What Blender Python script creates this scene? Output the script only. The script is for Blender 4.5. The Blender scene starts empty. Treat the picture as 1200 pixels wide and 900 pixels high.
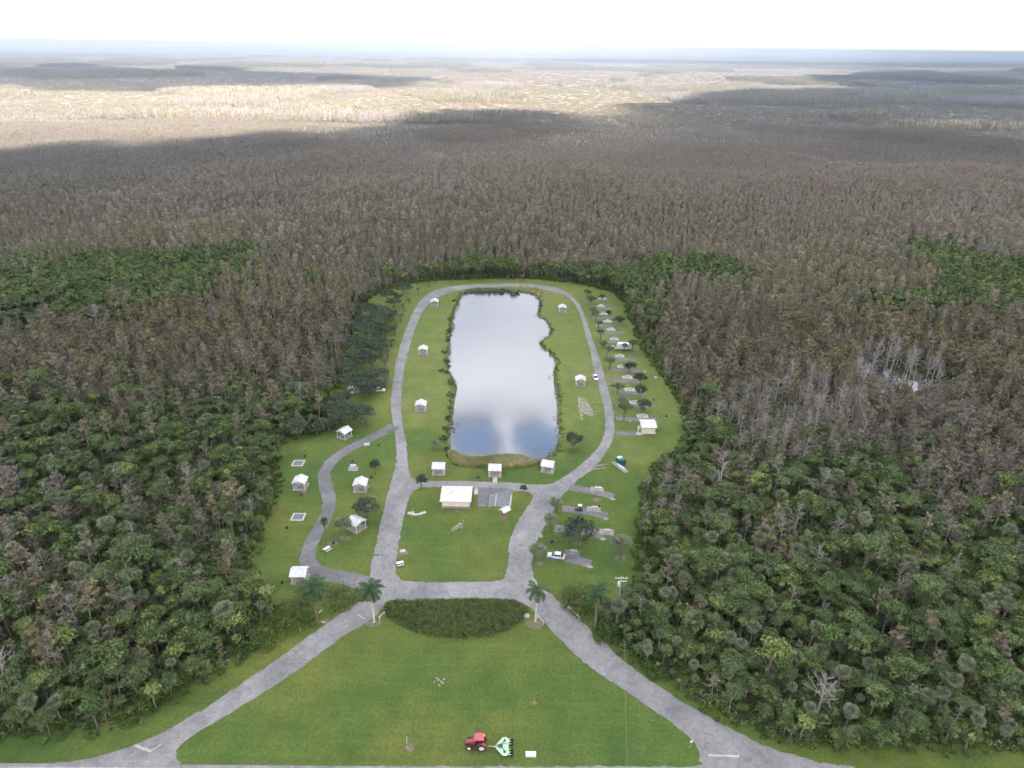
import bpy, math, random
import numpy as np
from mathutils import Vector, Matrix
from mathutils.geometry import delaunay_2d_cdt

R = math.radians
S = bpy.context.scene
COL = S.collection
rng = np.random.default_rng(7)
random.seed(7)

# ------------------------------------------------------------------ camera
CAM_H, PITCH, ROLL, FPX = 120.0, 25.45, 0.76, 833.0
cam_rot = Matrix.Rotation(R(90 - PITCH), 3, 'X') @ Matrix.Rotation(R(ROLL), 3, 'Z')
cd = bpy.data.cameras.new('camera')
cd.sensor_width = 36.0
cd.lens = FPX / 1200 * 36
cd.clip_start = 0.5
cd.clip_end = 200000
cam = bpy.data.objects.new('camera', cd)
cam.matrix_world = Matrix.Translation((0, 0, CAM_H)) @ cam_rot.to_4x4()
COL.objects.link(cam)
S.camera = cam

# ------------------------------------------------------------------ sky and sun
SUN_EL, SUN_AZ = 33.0, 163.0
sun_dir = Vector((math.cos(R(SUN_EL)) * math.sin(R(SUN_AZ)), math.cos(R(SUN_EL)) * math.cos(R(SUN_AZ)), math.sin(R(SUN_EL))))
W = bpy.data.worlds.new('World')
S.world = W
W.use_nodes = True
wn = W.node_tree.nodes
sky = wn.new('ShaderNodeTexSky')
sky.sky_type = 'NISHITA'
sky.sun_disc = False
sky.sun_elevation = R(SUN_EL)
sky.sun_rotation = R(SUN_AZ)
sky.air_density = 1.0
sky.dust_density = 1.4
wn['Background'].inputs['Strength'].default_value = 0.15
W.node_tree.links.new(sky.outputs[0], wn['Background'].inputs['Color'])
ld = bpy.data.lights.new('sun', 'SUN')
ld.energy = 4.6
ld.angle = R(0.5)
ld.color = (1.0, 0.93, 0.82)
sun = bpy.data.objects.new('sun', ld)
sun.rotation_euler = sun_dir.to_track_quat('Z', 'Y').to_euler()
sun.location = (0, 0, 2000)
COL.objects.link(sun)

S.view_settings.view_transform = 'Standard'
S.view_settings.look = 'None'
S.view_settings.gamma = 1.0
S.view_settings.exposure = 2.0
S.render.engine = 'CYCLES'
S.cycles.use_denoising = True
S.cycles.max_bounces = 8
S.cycles.diffuse_bounces = 3
S.cycles.transmission_bounces = 6
S.cycles.transparent_max_bounces = 12
S.cycles.volume_bounces = 0

# ------------------------------------------------------------------ ground geometry helpers
def P(px, py, z=0.0):
    """Ground point (at height z) seen at a pixel of the 1200 x 900 photograph."""
    d = cam_rot @ Vector(((px - 600) / FPX, (450 - py) / FPX, -1.0))
    t = (z - CAM_H) / d.z
    return (d.x * t, d.y * t)

RINV = np.array(cam_rot.transposed())
def proj(x, y, z=0.0):
    v = np.stack([np.asarray(x, float), np.asarray(y, float), np.zeros_like(np.asarray(x, float)) + z - CAM_H])
    c = RINV @ v
    dep = -c[2]
    dep = np.where(dep > 0.1, dep, 0.1)
    return 600 + FPX * c[0] / dep, 450 - FPX * c[1] / dep, -c[2]

def G(pts):
    return [P(*p) for p in pts]

def smooth(pts, n=5, closed=True):
    pts = [np.array(p, float) for p in pts]
    N = len(pts)
    out = []
    for i in range(N if closed else N - 1):
        p0 = pts[(i - 1) % N] if closed or i > 0 else pts[i]
        p1, p2 = pts[i], pts[(i + 1) % N]
        p3 = pts[(i + 2) % N] if closed or i + 2 < N else p2
        for k in range(n):
            t = k / n
            out.append(tuple(0.5 * (2 * p1 + (p2 - p0) * t + (2 * p0 - 5 * p1 + 4 * p2 - p3) * t * t + (3 * p1 - p0 - 3 * p2 + p3) * t ** 3)))
    if not closed:
        out.append(tuple(pts[-1]))
    return out

def inside(poly, x, y):
    poly = np.asarray(poly, float)
    x = np.asarray(x, float); y = np.asarray(y, float)
    r = np.zeros(x.shape, bool)
    j = len(poly) - 1
    for i in range(len(poly)):
        xi, yi = poly[i]; xj, yj = poly[j]
        if yi != yj:
            c = ((yi > y) != (yj > y)) & (x < (xj - xi) * (y - yi) / (yj - yi) + xi)
            r ^= c
        j = i
    return r

def edge_dist(poly, x, y, closed=True):
    poly = np.asarray(poly, float)
    x = np.asarray(x, float); y = np.asarray(y, float)
    best = np.full(x.shape, 1e12)
    n = len(poly)
    for i in range(n if closed else n - 1):
        a, b = poly[i], poly[(i + 1) % n]
        ab = b - a
        L = ab @ ab + 1e-9
        t = np.clip(((x - a[0]) * ab[0] + (y - a[1]) * ab[1]) / L, 0, 1)
        best = np.minimum(best, (x - a[0] - t * ab[0]) ** 2 + (y - a[1] - t * ab[1]) ** 2)
    return np.sqrt(best)

def vnoise(x, y, scale, seed=0, octaves=3):
    """lattice value noise, 0..1"""
    out = 0; amp = 1; tot = 0
    for o in range(octaves):
        r = np.random.default_rng(seed * 131 + o).random((256, 256))
        u = np.asarray(x, float) / scale + 100.3 * seed; v = np.asarray(y, float) / scale + 57.7 * seed
        i = np.floor(u).astype(int); j = np.floor(v).astype(int)
        f = u - i; g = v - j
        f = f * f * (3 - 2 * f); g = g * g * (3 - 2 * g)
        a = r[i % 256, j % 256]; b = r[(i + 1) % 256, j % 256]; c = r[i % 256, (j + 1) % 256]; d = r[(i + 1) % 256, (j + 1) % 256]
        out = out + amp * (a * (1 - f) * (1 - g) + b * f * (1 - g) + c * (1 - f) * g + d * f * g)
        tot += amp; amp *= 0.5; scale *= 0.5
    return out / tot

def sstep(a, b, x):
    t = np.clip((np.asarray(x, float) - a) / (b - a), 0, 1)
    return t * t * (3 - 2 * t)

# ------------------------------------------------------------------ materials
def lin(r, g, b):
    return tuple((c / 255 / 12.92) if c / 255 <= 0.04045 else ((c / 255 + 0.055) / 1.055) ** 2.4 for c in (r, g, b)) + (1,)

class NT:
    def __init__(s, name):
        s.m = bpy.data.materials.new(name)
        s.m.use_nodes = True
        s.t = s.m.node_tree
        s.b = s.t.nodes['Principled BSDF']
        s.out = s.t.nodes['Material Output']
    def n(s, kind, **kw):
        nd = s.t.nodes.new('ShaderNode' + kind)
        for k, v in kw.items():
            if k in nd.inputs.keys():
                nd.inputs[k].default_value = v
            else:
                setattr(nd, k, v)
        return nd
    def l(s, a, b):
        s.t.links.new(a, b)
    def pos(s):
        return s.n('NewGeometry').outputs['Position']
    def noise(s, vec, scale, detail=4, rough=0.55, dist=0.0):
        nd = s.n('TexNoise', Scale=scale, Detail=detail, Roughness=rough, Distortion=dist)
        s.l(vec, nd.inputs['Vector'])
        return nd.outputs['Fac']
    def ramp(s, fac, stops, interp='LINEAR'):
        nd = s.n('ValToRGB')
        cr = nd.color_ramp
        cr.interpolation = interp
        while len(cr.elements) < len(stops):
            cr.elements.new(0.5)
        for e, (p, c) in zip(cr.elements, stops):
            e.position = p
            e.color = tuple(c)[:3] + (1,)
        s.l(fac, nd.inputs[0])
        return nd.outputs[0]
    def mix(s, fac, a, b, mode='MIX'):
        nd = s.n('Mix', data_type='RGBA', blend_type=mode)
        for sock, v in ((nd.inputs[0], fac), (nd.inputs[6], a), (nd.inputs[7], b)):
            if hasattr(v, 'links'):
                s.l(v, sock)
            elif isinstance(v, (int, float)):
                sock.default_value = v
            else:
                sock.default_value = tuple(v)[:3] + (1,)
        return nd.outputs[2]
    def math(s, op, a, b=0.0, clamp=False):
        nd = s.n('Math', operation=op, use_clamp=clamp)
        for sock, v in ((nd.inputs[0], a), (nd.inputs[1], b)):
            if hasattr(v, 'links'):
                s.l(v, sock)
            else:
                sock.default_value = v
        return nd.outputs[0]
    def bump(s, h, strength, dist):
        nd = s.n('Bump', Strength=strength, Distance=dist)
        s.l(h, nd.inputs['Height'])
        s.l(nd.outputs[0], s.b.inputs['Normal'])

MAT = {}
def simple(name, col, rough=0.6, var=0.12, scale=3.0, metallic=0.0):
    """plain painted / raw surface with uneven wear"""
    k = NT(name)
    tc = k.n('TexCoord').outputs['Object']
    f = k.noise(tc, scale, 5)
    a = tuple(c * (1 - var * 1.6) for c in col[:3]); b = tuple(min(1, c * (1 + var)) for c in col[:3])
    k.l(k.ramp(f, [(0.3, a), (0.7, b)]), k.b.inputs['Base Color'])
    k.b.inputs['Roughness'].default_value = rough
    k.b.inputs['Metallic'].default_value = metallic
    MAT[name] = k.m
    return k.m

simple('white_paint', (0.54, 0.55, 0.56), 0.4, 0.05)
simple('cream_wall', (0.72, 0.64, 0.54), 0.8, 0.06, 1.0)
simple('concrete', (0.24, 0.22, 0.205), 0.9, 0.2, 1.2)
simple('pale_concrete', (0.36, 0.345, 0.33), 0.9, 0.15, 1.2)
simple('grey_gravel', (0.13, 0.13, 0.15), 0.95, 0.25, 6)
simple('wood_post', (0.24, 0.17, 0.12), 0.85, 0.2, 5)
simple('grey_wood', (0.34, 0.32, 0.30), 0.85, 0.2, 5)
simple('dark_metal', (0.03, 0.03, 0.03), 0.6, 0.2, 4)
simple('galvanised', (0.5, 0.5, 0.52), 0.4, 0.1, 4, 0.6)
simple('rubber', (0.02, 0.02, 0.022), 0.85, 0.2, 4)
simple('glass_dark', (0.02, 0.025, 0.03), 0.08, 0.05)
simple('red_paint', (0.30, 0.022, 0.04), 0.35, 0.1)
simple('red_roof', (0.36, 0.06, 0.10), 0.4, 0.06)
simple('mower_green', (0.34, 0.46, 0.32), 0.5, 0.1)
simple('silver_paint', (0.52, 0.53, 0.55), 0.3, 0.03)
simple('bin_green', (0.008, 0.07, 0.05), 0.45, 0.15)
simple('bin_blue', (0.32, 0.55, 0.68), 0.45, 0.08)
simple('yellow_paint', (0.8, 0.55, 0.02), 0.5, 0.05)
simple('red_lens', (0.4, 0.02, 0.02), 0.2, 0.0)
simple('lamp_glass', (0.75, 0.75, 0.75), 0.15, 0.0)
simple('pale_bark', (0.285, 0.265, 0.245), 0.9, 0.22, 2.0)
simple('royal_bark', (0.44, 0.425, 0.395), 0.8, 0.12, 1.5)
simple('brown_bark', (0.15, 0.12, 0.095), 0.95, 0.25, 2.0)
simple('dead_frond', (0.50, 0.42, 0.30), 0.9, 0.2, 3.0)
simple('limestone', (0.30, 0.29, 0.265), 0.9, 0.15, 2.0)

def roof_mat(name, col):
    k = NT(name)
    tc = k.n('TexCoord').outputs['Object']
    f = k.noise(tc, 1.3, 5)
    k.l(k.ramp(f, [(0.28, tuple(c * 0.74 for c in col)), (0.5, tuple(c * 0.92 for c in col)), (0.68, col)]), k.b.inputs['Base Color'])
    k.b.inputs['Roughness'].default_value = 0.45
    MAT[name] = k.m
roof_mat('white_roof', (0.50, 0.51, 0.535))
roof_mat('warm_roof', (0.50, 0.485, 0.46))

def mat_grass():
    k = NT('lawn_grass')
    p = k.pos()
    sep = k.n('SeparateXYZ'); k.l(p, sep.inputs[0])
    big = k.noise(p, 0.022, 5, 0.6, 0.4)
    mid = k.noise(p, 0.16, 5, 0.65)
    fine = k.noise(p, 1.6, 4, 0.7)
    a = k.ramp(big, [(0.36, (0.046, 0.088, 0.022)), (0.48, (0.062, 0.096, 0.022)), (0.64, (0.096, 0.110, 0.027))])
    dry = k.n('MapRange', interpolation_type='SMOOTHSTEP'); dry.inputs['From Min'].default_value = 180; dry.inputs['From Max'].default_value = 238
    k.l(k.math('ADD', sep.outputs['Y'], k.math('MULTIPLY', k.math('SUBTRACT', big, 0.5), 80.0)), dry.inputs['Value'])
    lite = k.ramp(big, [(0.30, (0.076, 0.116, 0.029)), (0.5, (0.100, 0.131, 0.035)), (0.68, (0.135, 0.146, 0.050))])
    a = k.mix(dry.outputs[0], a, lite)
    b = k.ramp(mid, [(0.25, (0.78, 0.82, 0.74)), (0.5, (1.05, 1.05, 1.05)), (0.76, (1.36, 1.25, 1.18))])
    c = k.mix(1.0, a, b, 'MULTIPLY')
    d = k.ramp(fine, [(0.25, (0.62, 0.62, 0.60)), (0.75, (1.36, 1.34, 1.28))])
    c = k.mix(1.0, c, d, 'MULTIPLY')
    # mowing passes: gentle bands across the view
    wob = k.math('MULTIPLY', k.noise(p, 0.05, 2), 5.0)
    yy = k.math('ADD', sep.outputs['Y'], wob)
    band = k.math('SINE', k.math('MULTIPLY', yy, 2.6))
    band = k.math('MULTIPLY_ADD', band, 0.035)
    # (third input of multiply-add)
    band.node.inputs[2].default_value = 1.0
    cc = k.n('CombineXYZ')
    for i in range(3):
        k.l(band, cc.inputs[i])
    c = k.mix(0.8, c, cc.outputs[0], 'MULTIPLY')
    # dry bare scuffs
    scuff = k.noise(p, 0.33, 6, 0.75)
    sm = k.ramp(scuff, [(0.66, (0, 0, 0)), (0.80, (0.55, 0.55, 0.55))])
    c = k.mix(sm, c, (0.17, 0.135, 0.085))
    k.l(c, k.b.inputs['Base Color'])
    k.b.inputs['Roughness'].default_value = 0.9
    k.b.inputs['Specular IOR Level'].default_value = 0.15
    k.bump(k.noise(p, 2.6, 4, 0.7), 0.8, 0.25)
    MAT['grass'] = k.m
mat_grass()

def mat_asphalt(name, lo, hi, wear):
    k = NT(name)
    p = k.pos()
    big = k.noise(p, 0.10, 6, 0.62, 0.8)
    mid = k.noise(p, 0.75, 6, 0.7, 1.2)
    fine = k.noise(p, 5.0, 4, 0.7)
    c = k.ramp(big, [(0.33, lo), (0.5, tuple((x + y) / 2 for x, y in zip(lo, hi))), (0.66, hi)])
    c = k.mix(1.0, c, k.ramp(mid, [(0.28, (0.66, 0.66, 0.69)), (0.5, (1, 1, 1)), (0.75, (1.28, 1.27, 1.25))]), 'MULTIPLY')
    c = k.mix(1.0, c, k.ramp(fine, [(0.3, (0.82, 0.82, 0.82)), (0.7, (1.16, 1.16, 1.16))]), 'MULTIPLY')
    # cracks and tar patches
    v = k.n('TexVoronoi', feature='DISTANCE_TO_EDGE', Scale=0.22)
    wv = k.n('VectorMath', operation='ADD')
    wn_ = k.n('TexNoise', Scale=0.5, Detail=4)
    k.l(p, wn_.inputs['Vector'])
    sc = k.n('VectorMath', operation='SCALE'); sc.inputs['Scale'].default_value = 3.0
    k.l(wn_.outputs['Color'], sc.inputs[0])
    k.l(p, wv.inputs[0]); k.l(sc.outputs[0], wv.inputs[1])
    k.l(wv.outputs[0], v.inputs['Vector'])
    crack = k.ramp(v.outputs['Distance'], [(0.0, (0.62, 0.62, 0.64)), (0.022, (1, 1, 1))])
    c = k.mix(0.8, c, crack, 'MULTIPLY')
    tar = k.noise(p, 0.20, 5, 0.7, 2.0)
    c = k.mix(k.ramp(tar, [(0.62, (0, 0, 0)), (0.72, (wear, wear, wear))]), c, tuple(x * 0.55 for x in lo))
    k.l(c, k.b.inputs['Base Color'])
    k.b.inputs['Roughness'].default_value = 0.9
    k.bump(fine, 0.3, 0.03)
    MAT[name] = k.m
mat_asphalt('asphalt', (0.128, 0.126, 0.130), (0.214, 0.209, 0.210), 0.5)
mat_asphalt('dark_asphalt', (0.088, 0.086, 0.092), (0.150, 0.147, 0.154), 0.5)
mat_asphalt('worn_paint', (0.24, 0.24, 0.245), (0.42, 0.42, 0.42), 0.6)

def mat_soil(name, a, b):
    k = NT(name)
    p = k.pos()
    f = k.noise(p, 1.2, 6, 0.7)
    c = k.ramp(f, [(0.36, (0.055, 0.085, 0.02)), (0.46, a), (0.7, b)])
    k.l(c, k.b.inputs['Base Color'])
    k.b.inputs['Roughness'].default_value = 0.95
    MAT[name] = k.m
mat_soil('bare_soil', (0.11, 0.09, 0.06), (0.175, 0.14, 0.10))
mat_soil('bare_sand', (0.13, 0.125, 0.085), (0.36, 0.33, 0.28))

def mat_ground():
    k = NT('wetland_ground')
    p = k.pos()
    sep = k.n('SeparateXYZ'); k.l(p, sep.inputs[0])
    # forest floor near the campground, sawgrass prairie farther out
    dk = k.ramp(k.noise(p, 0.12, 6, 0.65), [(0.3, (0.030, 0.034, 0.020)), (0.6, (0.07, 0.062, 0.045)), (0.8, (0.105, 0.090, 0.070))])
    n1 = k.noise(p, 0.0016, 6, 0.6, 0.6)
    n2 = k.noise(p, 0.02, 6, 0.7)
    st = k.n('Mapping'); st.inputs['Scale'].default_value = (0.00035, 0.0012, 1)
    k.l(p, st.inputs['Vector'])
    n3 = k.noise(st.outputs[0], 1.0, 7, 0.62, 0.5)
    pr = k.ramp(n1, [(0.3, (0.27, 0.23, 0.18)), (0.5, (0.33, 0.285, 0.23)), (0.7, (0.25, 0.22, 0.15))])
    pr = k.mix(1.0, pr, k.ramp(n2, [(0.3, (0.72, 0.72, 0.74)), (0.7, (1.15, 1.15, 1.12))]), 'MULTIPLY')
    far = k.ramp(n3, [(0.36, (0.05, 0.075, 0.065)), (0.47, (0.12, 0.125, 0.10)), (0.56, (0.22, 0.20, 0.16)), (0.66, (0.06, 0.085, 0.07))])
    farf = k.n('MapRange'); farf.inputs['From Min'].default_value = 3500; farf.inputs['From Max'].default_value = 7500
    k.l(sep.outputs['Y'], farf.inputs['Value'])
    pr = k.mix(farf.outputs[0], pr, far)
    nearf = k.n('MapRange'); nearf.inputs['From Min'].default_value = 620; nearf.inputs['From Max'].default_value = 1150
    k.l(k.math('ADD', sep.outputs['Y'], k.math('MULTIPLY', k.math('SUBTRACT', n1, 0.5), 900.0)), nearf.inputs['Value'])
    c = k.mix(nearf.outputs[0], dk, pr)
    k.l(c, k.b.inputs['Base Color'])
    k.b.inputs['Roughness'].default_value = 1.0
    k.b.inputs['Specular IOR Level'].default_value = 0.0
    MAT['ground'] = k.m
mat_ground()

def mat_water(name, ior, base, rough):
    k = NT(name)
    k.t.nodes.remove(k.b)
    p = k.pos()
    df = k.n('BsdfDiffuse'); df.inputs['Color'].default_value = base + (1,)
    gl = k.n('BsdfGlossy', Roughness=rough); gl.inputs['Color'].default_value = (0.95, 0.96, 1.0, 1)
    bm = k.n('Bump', Strength=0.05, Distance=0.02)
    mp = k.n('Mapping'); mp.inputs['Scale'].default_value = (1.0, 0.5, 1); k.l(p, mp.inputs['Vector'])
    k.l(k.noise(mp.outputs[0], 1.6, 3, 0.6), bm.inputs['Height'])
    k.l(bm.outputs[0], gl.inputs['Normal'])
    fr = k.n('Fresnel', IOR=ior)
    mx = k.n('MixShader')
    k.l(fr.outputs[0], mx.inputs[0]); k.l(df.outputs[0], mx.inputs[1]); k.l(gl.outputs[0], mx.inputs[2])
    k.l(mx.outputs[0], k.out.inputs['Surface'])
    MAT[name] = k.m
mat_water('lake_water', 2.75, (0.025, 0.033, 0.036), 0.095)

def mat_leaf(name, stops, nscale=0.012, wn_=0.45, wr=0.4, wt=0.25, trans=0.3, rough=0.7, tintgain=0.5):
    """foliage: colour of the plant from its place in the wood, its own chance and the clump"""
    k = NT(name)
    oi = k.n('ObjectInfo')
    at = k.n('Attribute', attribute_name='tint')
    nz = k.noise(oi.outputs['Location'], nscale, 2, 0.5)
    nz = k.math('MULTIPLY_ADD', nz, 2.2); nz.node.inputs[2].default_value = -0.6
    f = k.math('ADD', k.math('MULTIPLY', nz, wn_), k.math('MULTIPLY', oi.outputs['Random'], wr))
    f = k.math('ADD', f, k.math('MULTIPLY', k.math('SUBTRACT', at.outputs['Fac'], 0.5), wt), True)
    c = k.ramp(f, stops)
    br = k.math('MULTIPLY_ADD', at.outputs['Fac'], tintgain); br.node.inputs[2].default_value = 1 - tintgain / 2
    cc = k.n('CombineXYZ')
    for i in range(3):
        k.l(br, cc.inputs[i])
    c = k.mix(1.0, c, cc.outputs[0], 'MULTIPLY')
    k.t.nodes.remove(k.b)
    df = k.n('BsdfDiffuse'); k.l(c, df.inputs['Color'])
    tr = k.n('BsdfTranslucent'); k.l(c, tr.inputs['Color'])
    mx = k.n('MixShader'); mx.inputs[0].default_value = trans
    k.l(df.outputs[0], mx.inputs[1]); k.l(tr.outputs[0], mx.inputs[2])
    k.l(mx.outputs[0], k.out.inputs['Surface'])
    MAT[name] = k.m
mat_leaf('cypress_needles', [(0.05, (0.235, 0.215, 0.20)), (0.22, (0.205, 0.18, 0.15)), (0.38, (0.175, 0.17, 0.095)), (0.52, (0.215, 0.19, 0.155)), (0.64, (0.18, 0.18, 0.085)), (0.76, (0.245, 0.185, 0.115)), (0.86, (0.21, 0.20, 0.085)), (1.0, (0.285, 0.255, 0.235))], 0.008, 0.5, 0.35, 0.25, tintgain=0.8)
mat_leaf('hazy_dwarf_cypress', [(0.05, (0.345, 0.305, 0.305)), (0.25, (0.30, 0.255, 0.235)), (0.38, (0.26, 0.235, 0.125)), (0.5, (0.32, 0.275, 0.26)), (0.64, (0.29, 0.25, 0.225)), (0.76, (0.35, 0.245, 0.155)), (0.86, (0.29, 0.26, 0.115)), (1.0, (0.38, 0.34, 0.34))], 0.006, 0.55, 0.3, 0.25, tintgain=0.8)  # pale dwarf cypress, with mauve distance haze mixed into the leaf colour
mat_leaf('far_cypress', [(0.05, (0.42, 0.375, 0.38)), (0.3, (0.38, 0.33, 0.315)), (0.5, (0.29, 0.265, 0.15)), (0.7, (0.39, 0.345, 0.325)), (0.88, (0.30, 0.275, 0.145)), (1.0, (0.44, 0.40, 0.40))], 0.0035, 0.7, 0.25, 0.2, tintgain=0.8)  # paler far cypress; part of its mauve is a haze veil painted in
mat_leaf('pale_twigs', [(0.1, (0.19, 0.172, 0.162)), (0.6, (0.24, 0.215, 0.20)), (1.0, (0.30, 0.27, 0.25))])
mat_leaf('broad_leaves', [(0.05, (0.058, 0.084, 0.042)), (0.3, (0.080, 0.122, 0.042)), (0.5, (0.122, 0.156, 0.070)), (0.66, (0.072, 0.105, 0.054)), (0.85, (0.125, 0.168, 0.046)), (1.0, (0.172, 0.194, 0.088))], 0.03, 0.4, 0.65, 0.35, trans=0.15, tintgain=1.0)
mat_leaf('oak_leaves', [(0.1, (0.055, 0.078, 0.056)), (0.6, (0.080, 0.106, 0.068)), (1.0, (0.105, 0.130, 0.080))], 0.03)
mat_leaf('palm_fan', [(0.1, (0.105, 0.130, 0.075)), (0.6, (0.150, 0.175, 0.110)), (1.0, (0.21, 0.23, 0.155))], 0.03, tintgain=0.8)
mat_leaf('royal_frond', [(0.1, (0.045, 0.082, 0.040)), (0.6, (0.068, 0.108, 0.052)), (1.0, (0.105, 0.14, 0.070))], 0.03, tintgain=0.8)
mat_leaf('vine_leaves', [(0.1, (0.055, 0.090, 0.030)), (0.55, (0.090, 0.135, 0.036)), (1.0, (0.15, 0.185, 0.050))], 0.06)
mat_leaf('hedge_leaves', [(0.1, (0.085, 0.118, 0.046)), (0.6, (0.125, 0.152, 0.062)), (1.0, (0.165, 0.178, 0.085))], 0.06)
mat_leaf('reed_leaves', [(0.1, (0.20, 0.235, 0.08)), (0.45, (0.38, 0.36, 0.185)), (1.0, (0.58, 0.50, 0.35))], 0.09, tintgain=0.6)
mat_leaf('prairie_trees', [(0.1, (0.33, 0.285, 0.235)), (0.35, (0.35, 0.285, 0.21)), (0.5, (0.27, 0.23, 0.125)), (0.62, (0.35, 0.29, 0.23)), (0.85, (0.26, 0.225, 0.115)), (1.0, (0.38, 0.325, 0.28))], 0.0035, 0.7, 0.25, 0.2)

def mat_cloud():
    k = NT('cloud_vapour')
    k.t.nodes.remove(k.b)
    at = k.n('Attribute', attribute_name='cover')
    p = k.pos()
    nz = k.noise(p, 0.006, 6, 0.6, 0.4)
    a = k.math('ADD', k.math('MULTIPLY', at.outputs['Fac'], 1.35), k.math('MULTIPLY', k.math('SUBTRACT', nz, 0.52), 0.55))
    mr = k.n('MapRange', interpolation_type='SMOOTHSTEP'); mr.inputs['From Min'].default_value = 0.1; mr.inputs['From Max'].default_value = 1.0
    k.l(a, mr.inputs['Value'])
    tr = k.n('BsdfTranslucent'); tr.inputs['Color'].default_value = (0.88, 0.88, 0.90, 1)
    df = k.n('BsdfDiffuse'); df.inputs['Color'].default_value = (0.9, 0.9, 0.92, 1)
    m1 = k.n('MixShader'); m1.inputs[0].default_value = 0.2
    k.l(tr.outputs[0], m1.inputs[1]); k.l(df.outputs[0], m1.inputs[2])
    tp = k.n('BsdfTransparent')
    m2 = k.n('MixShader')
    k.l(mr.outputs[0], m2.inputs[0]); k.l(tp.outputs[0], m2.inputs[1]); k.l(m1.outputs[0], m2.inputs[2])
    k.l(m2.outputs[0], k.out.inputs['Surface'])
    MAT['cloud'] = k.m
mat_cloud()

# ------------------------------------------------------------------ object helpers
def link(name, mesh, parent=None, loc=None, rz=0.0):
    o = bpy.data.objects.new(name, mesh)
    COL.objects.link(o)
    if parent is not None:
        o.parent = parent
    if loc is not None:
        o.location = loc
    if rz:
        o.rotation_euler = (0, 0, rz)
    return o

def tag(o, label=None, cat=None, group=None, kind=None):
    if label: o['label'] = label
    if cat: o['category'] = cat
    if group: o['group'] = group
    if kind: o['kind'] = kind
    return o

def thing(name, label, cat, loc=(0, 0, 0), rz=0.0, group=None):
    o = link(name, None, None, loc, rz)
    o.empty_display_size = 0.5
    return tag(o, label, cat, group)

def dup(src, loc, rz, label=None, scale=None, group=None):
    r = src.copy(); COL.objects.link(r)
    r.location = loc; r.rotation_euler = (0, 0, rz)
    if scale is not None:
        r.scale = (scale, scale, scale) if isinstance(scale, (int, float)) else scale
    if label: r['label'] = label
    if group: r['group'] = group
    for ch in src.children:
        c = ch.copy(); COL.objects.link(c); c.parent = r
        for g in ch.children:
            d = g.copy(); COL.objects.link(d); d.parent = c
    return r

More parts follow.
